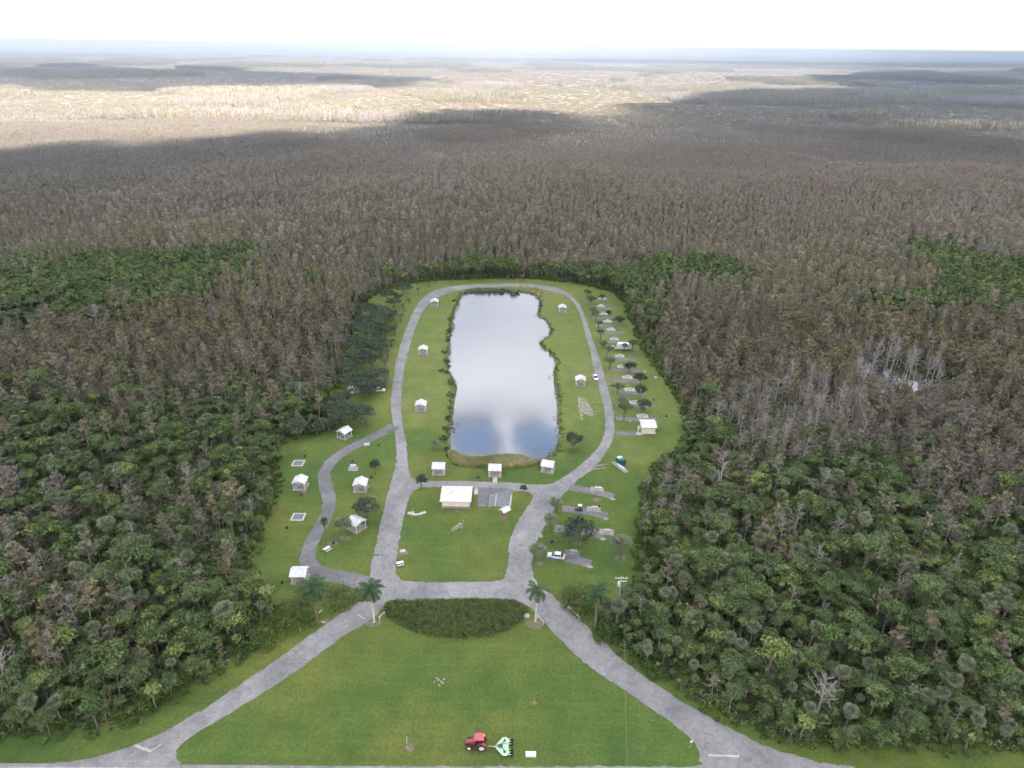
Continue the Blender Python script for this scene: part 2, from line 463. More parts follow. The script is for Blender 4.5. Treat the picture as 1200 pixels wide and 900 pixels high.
class MB:
    def __init__(s):
        s.v = []; s.f = []; s.m = []; s.t = []
        s.mi = 0; s.tint = 0.5
    def add(s, vs, fs):
        b = len(s.v)
        s.v.extend([tuple(map(float, p)) for p in vs])
        for f in fs:
            s.f.append(tuple(i + b for i in f)); s.m.append(s.mi); s.t.append(s.tint)
        return s
    def box(s, c, d, rz=0.0, top=1.0, topy=None):
        """box centred at c with size d; top = taper of the upper face"""
        topy = top if topy is None else topy
        x, y, z = d[0] / 2, d[1] / 2, d[2] / 2
        vs = [(-x, -y, -z), (x, -y, -z), (x, y, -z), (-x, y, -z), (-x * top, -y * topy, z), (x * top, -y * topy, z), (x * top, y * topy, z), (-x * top, y * topy, z)]
        ca, sa = math.cos(rz), math.sin(rz)
        vs = [(c[0] + a * ca - b * sa, c[1] + a * sa + b * ca, c[2] + q) for a, b, q in vs]
        return s.add(vs, [(3, 2, 1, 0), (4, 5, 6, 7), (0, 1, 5, 4), (1, 2, 6, 5), (2, 3, 7, 6), (3, 0, 4, 7)])
    def tube(s, p0, p1, r0, r1, n=6, cap=True):
        p0 = np.array(p0, float); p1 = np.array(p1, float)
        d = p1 - p0; L = np.linalg.norm(d) + 1e-9; d = d / L
        a = np.cross(d, (0, 0, 1) if abs(d[2]) < 0.9 else (1, 0, 0)); a /= np.linalg.norm(a); b = np.cross(d, a)
        vs = []
        for p, r in ((p0, r0), (p1, r1)):
            for k in range(n):
                t = 2 * math.pi * k / n
                vs.append(p + r * (math.cos(t) * a + math.sin(t) * b))
        fs = [(k, (k + 1) % n, n + (k + 1) % n, n + k) for k in range(n)]
        if cap:
            fs += [tuple(range(n - 1, -1, -1)), tuple(range(n, 2 * n))]
        return s.add(vs, fs)
    def path(s, pts, rs, n=6):
        for i in range(len(pts) - 1):
            s.tube(pts[i], pts[i + 1], rs[i], rs[i + 1], n, cap=(i == len(pts) - 2))
        return s
    def leaf(s, c, nrm, size, asp=0.7, roll=None):
        n = np.array(nrm, float); n /= np.linalg.norm(n) + 1e-9
        a = np.cross(n, (0.3, 0.2, 1.0)); la = np.linalg.norm(a)
        a = a / la if la > 1e-6 else np.array((1.0, 0, 0)); b = np.cross(n, a)
        t = random.random() * 6.283 if roll is None else roll
        u = math.cos(t) * a + math.sin(t) * b; w = (-math.sin(t) * a + math.cos(t) * b) * asp
        c = np.array(c, float)
        return s.add([c - u * size, c - w * size + n * size * 0.15, c + u * size, c + w * size + n * size * 0.15], [(0, 1, 2, 3)])
    def prism(s, prof, y0, y1, inset=None):
        """extrude an x-z outline from y0 to y1"""
        n = len(prof)
        vs = [(x, y0, z) for x, z in prof] + [(x, y1, z) for x, z in prof]
        fs = [tuple(range(n)), tuple(range(2 * n - 1, n - 1, -1))] + [((i + 1) % n, i, n + i, n + (i + 1) % n) for i in range(n)]
        return s.add(vs, fs)
    def slab(s, poly, z0, z1):
        n = len(poly)
        vs = [(p[0], p[1], z0) for p in poly] + [(p[0], p[1], z1) for p in poly]
        fs = [tuple(range(n - 1, -1, -1)), tuple(range(n, 2 * n))] + [(i, (i + 1) % n, n + (i + 1) % n, n + i) for i in range(n)]
        return s.add(vs, fs)
    def mesh(s, name, mats, smooth_=False):
        me = bpy.data.meshes.new(name)
        me.from_pydata(s.v, [], s.f)
        if isinstance(mats, str):
            mats = [mats]
        for m in mats:
            me.materials.append(MAT[m])
        if len(mats) > 1:
            me.polygons.foreach_set('material_index', np.array(s.m, np.int32))
        at = me.attributes.new('tint', 'FLOAT', 'FACE')
        at.data.foreach_set('value', np.array(s.t, np.float32))
        if smooth_:
            me.polygons.foreach_set('use_smooth', np.ones(len(s.f), bool))
        me.update()
        return me
    def obj(s, name, mats, parent=None, loc=None, rz=0.0, bevel=0.0):
        o = link(name, s.mesh(name, mats), parent, loc, rz)
        if bevel:
            md = o.modifiers.new('edge', 'BEVEL'); md.width = bevel; md.segments = 2; md.limit_method = 'ANGLE'
        return o

def sheet(name, outer, holes, z, mat, kind='structure'):
    loops = [outer] + holes
    vs, es = [], []
    for lp in loops:
        b = len(vs)
        vs += [Vector((float(p[0]), float(p[1]))) for p in lp]
        es += [(b + i, b + (i + 1) % len(lp)) for i in range(len(lp))]
    r = delaunay_2d_cdt(vs, es, [], 0, 1e-4)
    V = np.array([tuple(v) for v in r[0]]); F = r[2]
    cen = np.array([V[list(f)].mean(0) for f in F])
    ok = inside(outer, cen[:, 0], cen[:, 1])
    for h in holes:
        ok &= ~inside(h, cen[:, 0], cen[:, 1])
    fs = []
    for f, k in zip(F, ok):
        if k:
            a, b, c = (V[i] for i in f[:3])
            cr = (b[0] - a[0]) * (c[1] - a[1]) - (b[1] - a[1]) * (c[0] - a[0])
            fs.append(tuple(f) if cr > 0 else tuple(reversed(f)))
    me = bpy.data.meshes.new(name)
    me.from_pydata([(x, y, z) for x, y in V], [], fs)
    me.materials.append(MAT[mat])
    o = link(name, me)
    if kind:
        o['kind'] = kind
    return o

# ------------------------------------------------------------------ the lie of the land
LAKE = smooth(G([(545, 341), (560, 339), (600, 340), (622, 343), (632, 347), (634, 354), (632, 367), (633, 371), (640, 373), (645, 381), (647, 389), (640, 396), (634, 401), (637, 406), (645, 412), (652, 420), (652, 430), (651, 442), (654, 456), (655, 478), (657, 500), (656, 515), (652, 528), (643, 537), (632, 542), (600, 545), (575, 546), (550, 544), (533, 541), (527, 532), (525, 518), (527, 495), (530, 470), (533, 452), (528, 440), (523, 430), (525, 410), (525, 398), (528, 384), (530, 370), (535, 355), (540, 346)]), 4)
CLEAR = smooth(G([(-260, 898), (-100, 884), (0, 872), (60, 868), (110, 860), (165, 846), (220, 813), (290, 768), (330, 742), (320, 715), (304, 690), (302, 660), (312, 622), (326, 585), (332, 555), (330, 525), (350, 513), (380, 507), (398, 496), (385, 480), (396, 455), (402, 430), (412, 400), (422, 368), (438, 348), (468, 337), (500, 331), (540, 328), (600, 327), (640, 329), (680, 334), (712, 342), (729, 354), (737, 374), (746, 396), (757, 417), (771, 437), (786, 457), (796, 480), (801, 503), (793, 524), (768, 545), (752, 572), (746, 602), (741, 640), (744, 672), (738, 696), (722, 712), (700, 728), (712, 752), (742, 778), (800, 816), (850, 846), (905, 869), (960, 879), (1080, 883), (1200, 886), (1330, 890), (1500, 899)]), 4, closed=False)
# the lawn runs on southwards, under the highway, outside the picture
lawn_outer = list(CLEAR)
xl, xr = lawn_outer[0][0], lawn_outer[-1][0]
lawn_outer = lawn_outer + [(xr + 300, lawn_outer[-1][1]), (xr + 300, 20), (xl - 300, 20), (xl - 300, lawn_outer[0][1])]
CLEAR_ALL = [tuple(p) for p in lawn_outer]

def ring(r, n=24):
    return [(r * math.cos(2 * math.pi * i / n), r * math.sin(2 * math.pi * i / n)) for i in range(n)]
# the ground: one sheet to the horizon, cut out under the lake
ground = sheet('ground', ring(40000, 48), [LAKE], 0.0, 'ground')
def offset(poly, d):
    c = np.array(poly); n = len(c)
    t = np.roll(c, -1, 0) - np.roll(c, 1, 0)
    nr = np.stack([t[:, 1], -t[:, 0]], 1); nr /= np.linalg.norm(nr, axis=1)[:, None] + 1e-9
    area = 0.5 * np.sum(c[:, 0] * np.roll(c[:, 1], -1) - np.roll(c[:, 0], -1) * c[:, 1])
    return [tuple(p) for p in c + nr * d * (1 if area > 0 else -1)]
lawn = sheet('lawn', offset(CLEAR_ALL, 2.2), [LAKE], 0.03, 'grass')
water = sheet('water', offset(LAKE, 1.5), [], -0.45, 'lake_water')
# bank: a sloping skirt from the lawn to below the water
bk = MB()
L0, L1 = LAKE, offset(LAKE, -1.2)
nb = len(L0)
bk.add([(x, y, 0.035) for x, y in L0] + [(x, y, -0.7) for x, y in L1], [(i, (i + 1) % nb, nb + (i + 1) % nb, nb + i) for i in range(nb)])
tag(bk.obj('lake_bank', 'bare_soil'), kind='structure')

def ragged(poly, amp=0.13, step=0.9, closed=True, seed=1):
    r = np.random.default_rng(seed); p = np.array(poly, float); out = []
    for i in range(len(p) if closed else len(p) - 1):
        a, b = p[i], p[(i + 1) % len(p)]
        L = np.linalg.norm(b - a); n = max(1, int(L / step)); nr = np.array((-(b - a)[1], (b - a)[0])) / (L + 1e-9)
        for k in range(n):
            out.append(tuple(a + (b - a) * k / n + nr * r.normal(0, amp) * (1 if L < 60 else 0)))
    return out
# roads
left_out = [(60, 895), (110, 888), (170, 868), (230, 836), (300, 790), (370, 740), (418, 706), (431, 692), (435, 662), (441, 636), (449, 600), (459, 562), (464.5, 540), (463, 512), (458.5, 484), (459, 460), (463, 430), (470, 402), (480, 375), (492, 353), (510, 340.5), (540, 334.5), (590, 332)]
right_out = [(625, 333.5), (655, 338), (675, 352), (683, 365), (690, 385), (697, 405), (704, 425), (709, 443), (714, 460), (718, 480), (720, 500), (716, 520), (703, 540), (693, 551), (676, 563), (665, 575), (655, 588), (647, 601), (640, 615), (633, 628), (626, 641), (624, 656), (623.5, 672), (630, 684), (648, 699), (680, 727), (720, 765), (760, 796), (800, 822), (850, 850), (900, 875), (960, 893), (1010, 899)]
front = [(240, 898), (212, 895), (206, 880), (222, 865), (260, 842), (300, 817), (350, 785), (400, 748), (438, 724), (447, 713), (460, 706), (490, 703.5), (540, 702.5), (590, 703), (612, 707), (630, 720), (645, 737), (670, 763), (700, 788), (740, 815), (790, 849), (814, 872), (819, 888), (812, 898), (700, 898.5)]
loop_in = [(498, 563.5), (480.5, 556), (476, 520), (471, 490), (470.5, 460), (474, 432), (482, 400), (490, 376), (500, 359), (518, 346.5), (546, 338.5), (590, 336), (625, 337.5), (645, 341), (662, 346), (673, 356), (680, 370), (685, 388), (692, 413), (698, 440), (703.5, 460), (708, 480), (709.5, 500), (704, 520), (687, 539), (664, 557), (648, 566), (632, 568), (600, 566), (550, 564)]
island = [(500, 571), (489, 573), (481, 580), (477, 592), (471, 616), (466, 645), (463.5, 662), (466, 675), (476, 681), (510, 682.5), (560, 682), (582, 681), (592, 675), (595.5, 660), (597, 636), (605, 615), (614, 600), (624, 584), (621, 577.5), (611, 575.5), (603, 575.5), (560, 572.5), (530, 571)]
ro = ragged(smooth(G(left_out + right_out), 4, closed=False), closed=False)
H_FRONT, H_LOOP, H_ISL = (ragged(smooth(G(x), 4), seed=k) for k, x in enumerate((front, loop_in, island)))
road = sheet('road', ro + [P(1010, 930), P(60, 930)], [H_FRONT, H_LOOP, H_ISL], 0.06, 'asphalt')
hw0, hw1 = P(-400, 891.5), P(1700, 908)
dx, dy = hw1[0] - hw0[0], hw1[1] - hw0[1]
hl = math.hypot(dx, dy); hx, hy = dx / hl, dy / hl
def hwp(a, b):
    return (hw0[0] + hx * a + hy * b, hw0[1] + hy * a - hx * b)
sheet('highway_road', [hwp(-300, 0), hwp(-300, 11), hwp(hl + 300, 11), hwp(hl + 300, 0)], [], 0.075, 'asphalt')
sheet('road_marking', [hwp(-300, 0.7), hwp(-300, 0.85), hwp(hl + 300, 0.85), hwp(hl + 300, 0.7)], [], 0.085, 'worn_paint')

def strip(pts, w):
    """outline of a band along a ground polyline; w = width or a pair"""
    p = np.array(smooth(pts, 6, closed=False))
    t = np.gradient(p, axis=0); nr = np.stack([-t[:, 1], t[:, 0]], 1); nr /= np.linalg.norm(nr, axis=1)[:, None] + 1e-9
    w = np.full(len(p), w) if np.isscalar(w) else np.interp(np.linspace(0, 1, len(p)), np.linspace(0, 1, len(w)), w)
    a = p + nr * w[:, None] / 2; b = p - nr * w[:, None] / 2
    return [tuple(q) for q in a] + [tuple(q) for q in b[::-1]]
SIDE = G([(462, 499), (440, 511), (415, 523), (393, 537), (381, 553), (382, 571), (386, 590), (380, 610), (368, 630), (361, 647), (363, 662), (378, 672), (405, 678), (440, 687)])
sheet('campsite_road', ragged(strip(SIDE, [4.4, 4.0, 3.8, 3.9, 3.9, 3.8, 3.7, 3.8, 4.4, 4.6, 5.0]), .16), [], 0.068, 'dark_asphalt')
LOT = G([(560, 571), (601, 573), (599, 594), (559.5, 593.5)])
sheet('parking_lot', LOT, [], 0.066, 'dark_asphalt')
def line(a, b, w, mat='worn_paint', z=0.085, name='road_marking'):
    a, b = np.array(P(*a)), np.array(P(*b))
    d = (b - a) / np.linalg.norm(b - a); n = np.array((-d[1], d[0])) * w / 2
    return sheet(name, [a - n, b - n, b + n, a + n], [], z, mat)
line((575.5, 579), (573.5, 594), 0.22); line((582, 579), (580, 594), 0.22)
for k in range(5):
    line((575.2 - k * 0.35, 581.2 + k * 3), (581.6 - k * 0.35, 579.6 + k * 3), 0.16)
line((562, 592.5), (569, 592.5), 0.2); line((585, 593), (591, 594), 0.2)
line((599.6, 580), (597, 596), 0.35)
line((157, 873.5), (177, 880.5), 0.5); line((420, 721), (428, 726), 0.35)
line((830, 885.5), (866, 886.5), 0.45); line((176, 881), (190, 872), 0.25)

def blob(name, cx, cy, rx, ry, mat, z=0.05, seed=0, rot=0.0, n=22):
    """irregular ground patch round a photo pixel, radii in metres"""
    x, y = P(cx, cy); r = random.Random(seed)
    ph = [r.random() * 6.28 for _ in range(4)]
    pts = []
    for i in range(n):
        t = 2 * math.pi * i / n
        k = 1 + 0.16 * math.sin(2 * t + ph[0]) + 0.12 * math.sin(3 * t + ph[1]) + 0.08 * math.sin(5 * t + ph[2]) + r.uniform(-.06, .06)
        a, b = rx * k * math.cos(t), ry * k * math.sin(t)
        pts.append((x + a * math.cos(rot) - b * math.sin(rot), y + a * math.sin(rot) + b * math.cos(rot)))
    return sheet(name, pts, [], z, mat)

PATCHES = [(480, 876, 1.1, 0.8), (438, 731, 1.6, 1.3), (628, 731, 2.2, 1.6), (626, 824, 0.6, 0.5), (590, 607, 0.8, 1.5), (633, 660, 1.1, 0.9), (727, 655, 1.6, 1.3), (404, 631, 1.5, 1.3), (390, 637, 1.3, 1.0),
           (540, 617, 0.8, 1.0), (472, 647, 1.3, 1.3), (494, 571, 0.9, 0.8), (613, 577, 0.8, 0.7), (422, 495, 1.5, 1.3), (357, 577, 0.9, 0.7), (699, 586, 1.2, 1.0), (670, 524, 1.0, 0.8), (677, 637, 1.2, 0.8), (378, 728, 1.4, 0.8)]
for i, (a, b, c, d) in enumerate(PATCHES):
    blob('bare_soil_patch', a, b, c, d, 'bare_soil', 0.05 + 0.0005 * i, i)
sheet('sand_track', strip(G([(541, 613), (535, 618), (529, 622)]), [0.9, 1.3, 0.8]), [], 0.052, 'bare_sand')
sheet('sand_track', strip(G([(478, 601), (488, 603), (499, 600)]), [1.2, 0.9, 1.1]), [], 0.053, 'pale_concrete')
sheet('sand_track', strip(G([(678, 551), (693, 547), (713, 544)]), [1.6, 0.8, 0.3]), [], 0.054, 'bare_sand')
sheet('sand_track', strip(G([(680, 555), (695, 550), (714, 548)]), [1.2, 0.8, 0.3]), [], 0.055, 'bare_sand')
sheet('sand_track', strip(G([(678.5, 465), (680, 478), (682, 492)]), [0.7, 1.5, 0.7]), [], 0.056, 'bare_sand')
blob('bare_sand_patch', 686, 477, 2.2, 7.0, 'bare_sand', 0.045, 61)
line((580, 559), (580.2, 566), 1.3, 'pale_concrete', 0.057, 'footpath')
line((556, 576), (560, 576), 3.0, 'pale_concrete', 0.058, 'footpath')
line((746, 508), (752, 508), 2.2, 'pale_concrete', 0.0585, 'footpath')
line((722, 508), (746, 508.4), 2.6, 'dark_asphalt', 0.0595, 'path')

# ------------------------------------------------------------------ clouds and added blockers (out of frame: shade the land; deck shows in lake)
OFF = (sun_dir.x / sun_dir.z, sun_dir.y / sun_dir.z)
def cloud(shade, h, thick, soft, cell, seed, gaps=(), lumps=30, fade=None):
    poly = [(x + OFF[0] * h, y + OFF[1] * h) for x, y in shade]
    a = np.array(poly)
    x0, y0 = a.min(0) - soft * 2; x1, y1 = a.max(0) + soft * 2
    nx, ny = int((x1 - x0) / cell) + 2, int((y1 - y0) / cell) + 2
    X, Y = np.meshgrid(x0 + cell * np.arange(nx), y0 + cell * np.arange(ny), indexing='ij')
    sd = edge_dist(poly, X, Y) * np.where(inside(poly, X, Y), 1, -1)
    nz = vnoise(X, Y, 300, seed, 4) - 0.5
    c = sstep(-soft, soft, sd + nz * soft * 1.8)
    if fade:
        c = c * (1 - 0.70 * sstep(fade[0], fade[1], Y) * sstep(70, 300, np.abs(X + 12)))
    for gx, gy, grx, gry, amt in gaps:
        d = np.sqrt(((X - gx) / grx) ** 2 + ((Y - gy) / gry) ** 2) + (vnoise(X, Y, 46, seed + 5, 4) - 0.5) * 2.3
        c = c * (1 - amt * (1 - sstep(0.30, 1.45, d)) * (.62 + .5 * sstep(.3, .6, vnoise(X, Y, 26, seed + 9, 3))).clip(0, 1))
    thin = np.ones_like(c)
    for gx, gy, grx, gry, amt in gaps:
        thin = thin * (0.06 + 0.94 * sstep(1.6, 5.0, np.sqrt(((X - gx) / grx) ** 2 + ((Y - gy) / gry) ** 2)))
    zb = h - thin * lumps * vnoise(X, Y, 170, seed + 1, 4) * c
    zt = h + thin * thick * np.sqrt(c) * (0.5 + vnoise(X, Y, 220, seed + 2, 4)) + 2
    idx = np.arange(nx * ny).reshape(nx, ny)
    keep = (np.maximum.reduce([c[:-1, :-1], c[1:, :-1], c[:-1, 1:], c[1:, 1:]]) > 0.004)
    q = np.stack([idx[:-1, :-1], idx[1:, :-1], idx[1:, 1:], idx[:-1, 1:]], -1)[keep]
    N = nx * ny
    faces = [tuple(r[::-1]) for r in q.tolist()] + [tuple(i + N for i in r) for r in q.tolist()]
    cnt = {}
    for r in q.tolist():
        for i in range(4):
            e = (r[i], r[(i + 1) % 4])
            if (e[1], e[0]) in cnt:
                del cnt[(e[1], e[0])]
            else:
                cnt[e] = 1
    faces += [(b, b_, b_ + N, b + N)[::1] for b, b_ in cnt]
    me = bpy.data.meshes.new('cloud')
    V = np.concatenate([np.stack([X, Y, zb], -1).reshape(-1, 3), np.stack([X, Y, zt], -1).reshape(-1, 3)])
    used = np.zeros(2 * N, bool)
    for f in faces:
        used[list(f)] = True
    mp = np.cumsum(used) - 1
    me.from_pydata(V[used].tolist(), [], [tuple(int(mp[i]) for i in f) for f in faces])
    at = me.attributes.new('cover', 'FLOAT', 'POINT')
    at.data.foreach_set('value', np.concatenate([c.ravel(), c.ravel()])[used].astype(np.float32))
    me.materials.append(MAT['cloud'])
    me.polygons.foreach_set('use_smooth', np.ones(len(me.polygons), bool))
    return tag(link('cloud', me), kind='structure')  # real clouds and the added sun blockers share this name

def mirror(px, py, h):
    """where the sky seen in the lake at a pixel lies, at height h"""
    d = cam_rot @ Vector(((px - 600) / FPX, (450 - py) / FPX, -1.0))
    x, y = P(px, py)
    t = h / -d.z
    return (x + d.x * t, y + d.y * t)
DECK_H = 205.0
gaps = []
for px, py, rx, ry, amt in ((543, 508, 15, 36, .95), (633, 515, 25, 38, 1.0), (566, 509, 13, 36, 1.0), (604, 524, 10, 26, 0.45), (550, 524, 24, 26, .75)):
    gx, gy = mirror(px, py, DECK_H)
    gaps.append((gx, gy, rx, ry, amt))
deck_shade = [(-2600, -1500)] + [P(-400, 206), P(-150, 196), P(0, 187), P(150, 175), P(350, 158), P(480, 146), P(545, 136), P(650, 136), P(730, 141), P(800, 144), P(900, 145), P(1300, 150)] + [(1500, 700), (2600, -1500)]
cloud(deck_shade, DECK_H, 60, 150, 16, 3, gaps, 18, (580, 1060))
gs = np.array([(g[0] + OFF[0] * (520 - DECK_H), g[1] + OFF[1] * (520 - DECK_H)) for g in gaps])
for (gx, gy), g_ in zip(gs[:3], gaps[:3]):
    # added unseen blockers, built as small clouds, keep the sun out of the openings
    k_ = 0.72
    cloud([(gx - OFF[0] * 520 + g_[2] * k_ * math.cos(t), gy - OFF[1] * 520 + g_[3] * k_ * math.sin(t)) for t in np.linspace(0, 6.283, 24)[:-1]], 520, 20, 6, 4, 11)
cloud([P(-300, 104), P(0, 104), P(200, 105), P(420, 104), P(520, 99), P(480, 92), P(330, 86), P(150, 80), P(-300, 76)], 560, 120, 170, 40, 17)
cloud([P(770, 148), P(800, 132), P(880, 118), P(960, 113), P(1060, 110), P(1010, 104), P(960, 95), P(1060, 88), P(1200, 83), P(1500, 83), P(1500, 152)], 700, 120, 170, 40, 23)
cloud([P(640, 72), P(900, 80), P(1200, 79), P(1200, 75), P(700, 70)], 1100, 150, 200, 120, 29)

# ------------------------------------------------------------------ plants
def rs(a, b):
    return random.uniform(a, b)
def rdir():
    z = rs(-1, 1); t = rs(0, 6.283); q = math.sqrt(1 - z * z)
    return np.array((q * math.cos(t), q * math.sin(t), z))

def cypress_parts(seed, h, spread=1.0, nl=17, per=19, size=0.29, bare=False):
    """pond cypress: pale straight trunk, short up-swept limbs, thin feathery crown"""
    random.seed(seed)
    t, c = MB(), MB()
    bx, by = rs(-.25, .25), rs(-.25, .25)
    pt = lambda u: np.array((bx * u * u * 2, by * u * u * 2, h * u))
    t.path([pt(0), pt(.06), pt(.4), pt(.75), pt(1)], [.30, .17, .12, .075, .03], 6)
    az = rs(0, 6.28)
    for k in range(nl):
        u = 0.42 + 0.56 * (k + rs(0, .8)) / nl
        az += 2.4 + rs(-.4, .4)
        L = spread * ((1 - u) * h * 0.30 + 0.55) * rs(.75, 1.25)
        up = rs(.15, .75)
        p0 = pt(u); d = np.array((math.cos(az), math.sin(az), up)); p1 = p0 + d * L
        t.tube(p0, p1, .05, .015, 3, cap=False)
        if not bare:
            c.tint = rs(0, 1)
        for q in range(per):
            w = rs(.25, 1.1)
            m = p0 + d * L * w + rdir() * rs(.1, .5)
            if bare:
                t.tube(p0 + d * L * w * .8, m + np.array((0, 0, rs(.2, .7))), .02, .008, 3, cap=False)
            if bare and q % 2:
                continue
            c.leaf(m, rdir() + np.array((0, 0, .5)), size * rs(.6, 1.3) * (.55 if bare else 1), .35 if bare else .6)
    return t, c

def broad_parts(seed, h, rad, ncl=22, per=40, size=0.215, flat=0.75):
    """broad evergreen: short trunk, limbs, clumped crown with gaps"""
    random.seed(seed)
    t, c = MB(), MB()
    hc = h - rad * flat
    t.path([(0, 0, 0), (rs(-.2, .2), rs(-.2, .2), hc * .5), (rs(-.3, .3), rs(-.3, .3), hc)], [.2, .15, .11], 6)
    for k in range(ncl):
        d = rdir(); d[2] = abs(d[2]) * 1.0 - 0.28
        rr = rad * rs(.5, 1.0)
        cc = np.array((d[0] * rr, d[1] * rr, hc + d[2] * rr * flat))
        if k % 3 == 0:
            t.tube((0, 0, hc * rs(.45, .9)), cc, .07, .02, 4, cap=False)
        cr = rad * rs(.22, .40)
        base = rs(0.1, .9)
        for q in range(per):
            e = rdir(); e[2] = e[2] * .75 + .18
            c.tint = min(1, max(0, base + rs(-.22, .22)))
            c.leaf(cc + e * cr * rs(.55, 1.08), e + rdir() * .55 + np.array((0, 0, .35)), size * rs(.65, 1.35), .62)
    return t, c

def fan_palm_parts(seed, h, rad=1.5, n=40, skirt=6):
    """cabbage palm: slim trunk and a round head of folded fans"""
    random.seed(seed)
    t, c = MB(), MB()
    lx, ly = rs(-.5, .5), rs(-.5, .5)
    top = np.array((lx, ly, h))
    t.path([(0, 0, 0), (lx * .3, ly * .3, h * .5), top], [.22, .17, .19], 7)
    az = 0
    for k in range(n + skirt):
        u = (k + .5) / n
        el = math.radians(rs(20, 62) if u < .3 else 66 - 100 * (u - .3) / .7) if k < n else math.radians(rs(-75, -50))
        az += 2.4 + rs(-.2, .2)
        d = np.array((math.cos(az) * math.cos(el), math.sin(az) * math.cos(el), math.sin(el)))
        side = np.array((-math.sin(az), math.cos(az), 0)); upv = np.cross(d, side)
        pet = rad * rs(.40, .58) * (.12 if u < .3 else min(1, .35 + u)); fr = rad * rs(.5, .68)
        p = top + d * pet
        base_t = rs(.15, .85) if k < n else .95
        c.tint = base_t
        c.add([top, p + side * .03, p - side * .03], [(0, 1, 2)])
        m = 9
        for q in range(m):
            a0 = math.radians(-105 + 210 * q / m); a1 = math.radians(-105 + 210 * (q + 1) / m); am = (a0 + a1) / 2
            f = lambda a, r_, dr: p + (d * math.cos(a) + side * math.sin(a)) * r_ + np.array((0, 0, -dr)) - upv * 0
            c.tint = min(1, max(0, base_t + rs(-.25, .25)))
            c.add([p, f(a0 + .03, fr * .6, .05), f(am, fr, fr * .30), f(a1 - .03, fr * .6, .05)], [(0, 1, 2, 3)])
    return t, c

def royal_palm_parts(seed, h, n=19, L=3.3):
    """royal palm: smooth pale trunk, green crownshaft, arching feather fronds"""
    random.seed(seed)
    t, s, c = MB(), MB(), MB()
    lx, ly = rs(-.2, .2), rs(-.2, .2)
    t.path([(0, 0, 0), (0, 0, h * .08), (lx * .4, ly * .4, h * .45), (lx, ly, h * .80)], [.28, .23, .20, .17], 10)
    s.path([(lx, ly, h * .80), (lx, ly, h * .87), (lx, ly, h)], [.17, .20, .09], 8)
    top = np.array((lx, ly, h)); az = rs(0, 6)
    for k in range(n):
        az += 2.4 + rs(-.2, .2)
        el = math.radians(76 - 112 * (k + .5) / n)
        d0 = np.array((math.cos(az), math.sin(az), 0)); side = np.array((-math.sin(az), math.cos(az), 0))
        pts = []; p = top.copy(); e = el; step = L / 7
        for q in range(8):
            pts.append(p.copy()); p = p + (d0 * math.cos(e) + np.array((0, 0, math.sin(e)))) * step; e -= .20 + .02 * q
        for q in range(7):
            c.tint = .25
            c.tube(pts[q], pts[q + 1], .05 - .005 * q, .045 - .005 * q, 3, cap=False)
            for w in range(3):
                b0 = pts[q] + (pts[q + 1] - pts[q]) * (w / 3); dd = (pts[q + 1] - pts[q]) / step
                ll = .75 * math.sin(math.pi * min(.97, (q + w / 3 + .8) / 8)) + .12
                for sg in (-1, 1):
                    tip = b0 + side * sg * ll * .85 + dd * ll * .45 + np.array((0, 0, -.30 * ll + rs(-.1, .12)))
                    c.tint = rs(.2, .9)
                    c.add([b0, b0 + dd * .17, tip + dd * .06, tip], [(0, 1, 2, 3)])
    return t, s, c

def shrub_parts(seed, rad, h, ncl=9, per=30, size=.24):
    random.seed(seed)
    c = MB()
    for k in range(ncl):
        a = rs(0, 6.28); q = rad * math.sqrt(random.random()) * .85
        cc = np.array((q * math.cos(a), q * math.sin(a), h * rs(.25, .8) * (1 - .4 * q / rad)))
        cr = rad * rs(.30, .45); base = rs(.1, .9)
        for w in range(per):
            e = rdir(); e[2] = e[2] * .8 + .2
            c.tint = min(1, max(0, base + rs(-.2, .2)))
            p = cc + e * cr * rs(.6, 1.05); p[2] = max(p[2], .05)
            c.leaf(p, e + rdir() * .5 + np.array((0, 0, .3)), size * rs(.6, 1.3), .6)
    return c

PROTO = bpy.data.collections.new('plant_kinds')
def join(name, parts):
    """parts: list of (MB, material) -> one mesh object for the far plants"""
    m = MB(); mats = []
    for p, mt in parts:
        b = len(m.v); m.v += p.v; m.f += [tuple(i + b for i in f) for f in p.f]; m.t += p.t
        m.m += [len(mats)] * len(p.f); mats.append(mt)
    return m.mesh(name, mats)

# near kinds: separate trunk and crown
KINDS = {}
def near_kind(key, name, variants, tmat, cmat):
    out = []
    for t, c in variants:
        out.append((t.mesh(name + '_trunk', tmat) if len(t.f) else None, c.mesh(name + '_crown', cmat), join(name, [(t, tmat), (c, cmat)])))
    KINDS[key] = out
near_kind('cypress', 'cypress', [cypress_parts(100 + i, h, s_, n, p + 12) for i, (h, s_, n, p) in enumerate([(10.5, 1.0, 17, 19), (12, .9, 19, 18), (9, 1.15, 15, 20), (13, 1.05, 20, 20), (11, .8, 17, 15), (8, 1.1, 14, 18)])], 'pale_bark', 'cypress_needles')
near_kind('bare', 'bare_tree', [cypress_parts(140 + i, h, s_, 18, 10, .34, True) for i, (h, s_) in enumerate([(9.5, 1.25), (8, 1.5), (11, 1.1)])], 'pale_bark', 'pale_twigs')
near_kind('broad', 'broadleaf', [broad_parts(200 + i, h, r_, n + 6, 60) for i, (h, r_, n) in enumerate([(7, 2.5, 22), (8.5, 2.9, 26), (6, 2.2, 18), (7.5, 2.1, 18), (9.5, 2.6, 24), (6.5, 3.0, 26), (5.5, 1.9, 16)])], 'brown_bark', 'broad_leaves')
near_kind('palm', 'cabbage_palm', [fan_palm_parts(300 + i, h, r_) for i, (h, r_) in enumerate([(6.5, 1.7), (8, 1.6), (5, 1.75), (7.2, 1.5)])], 'brown_bark', 'palm_fan')
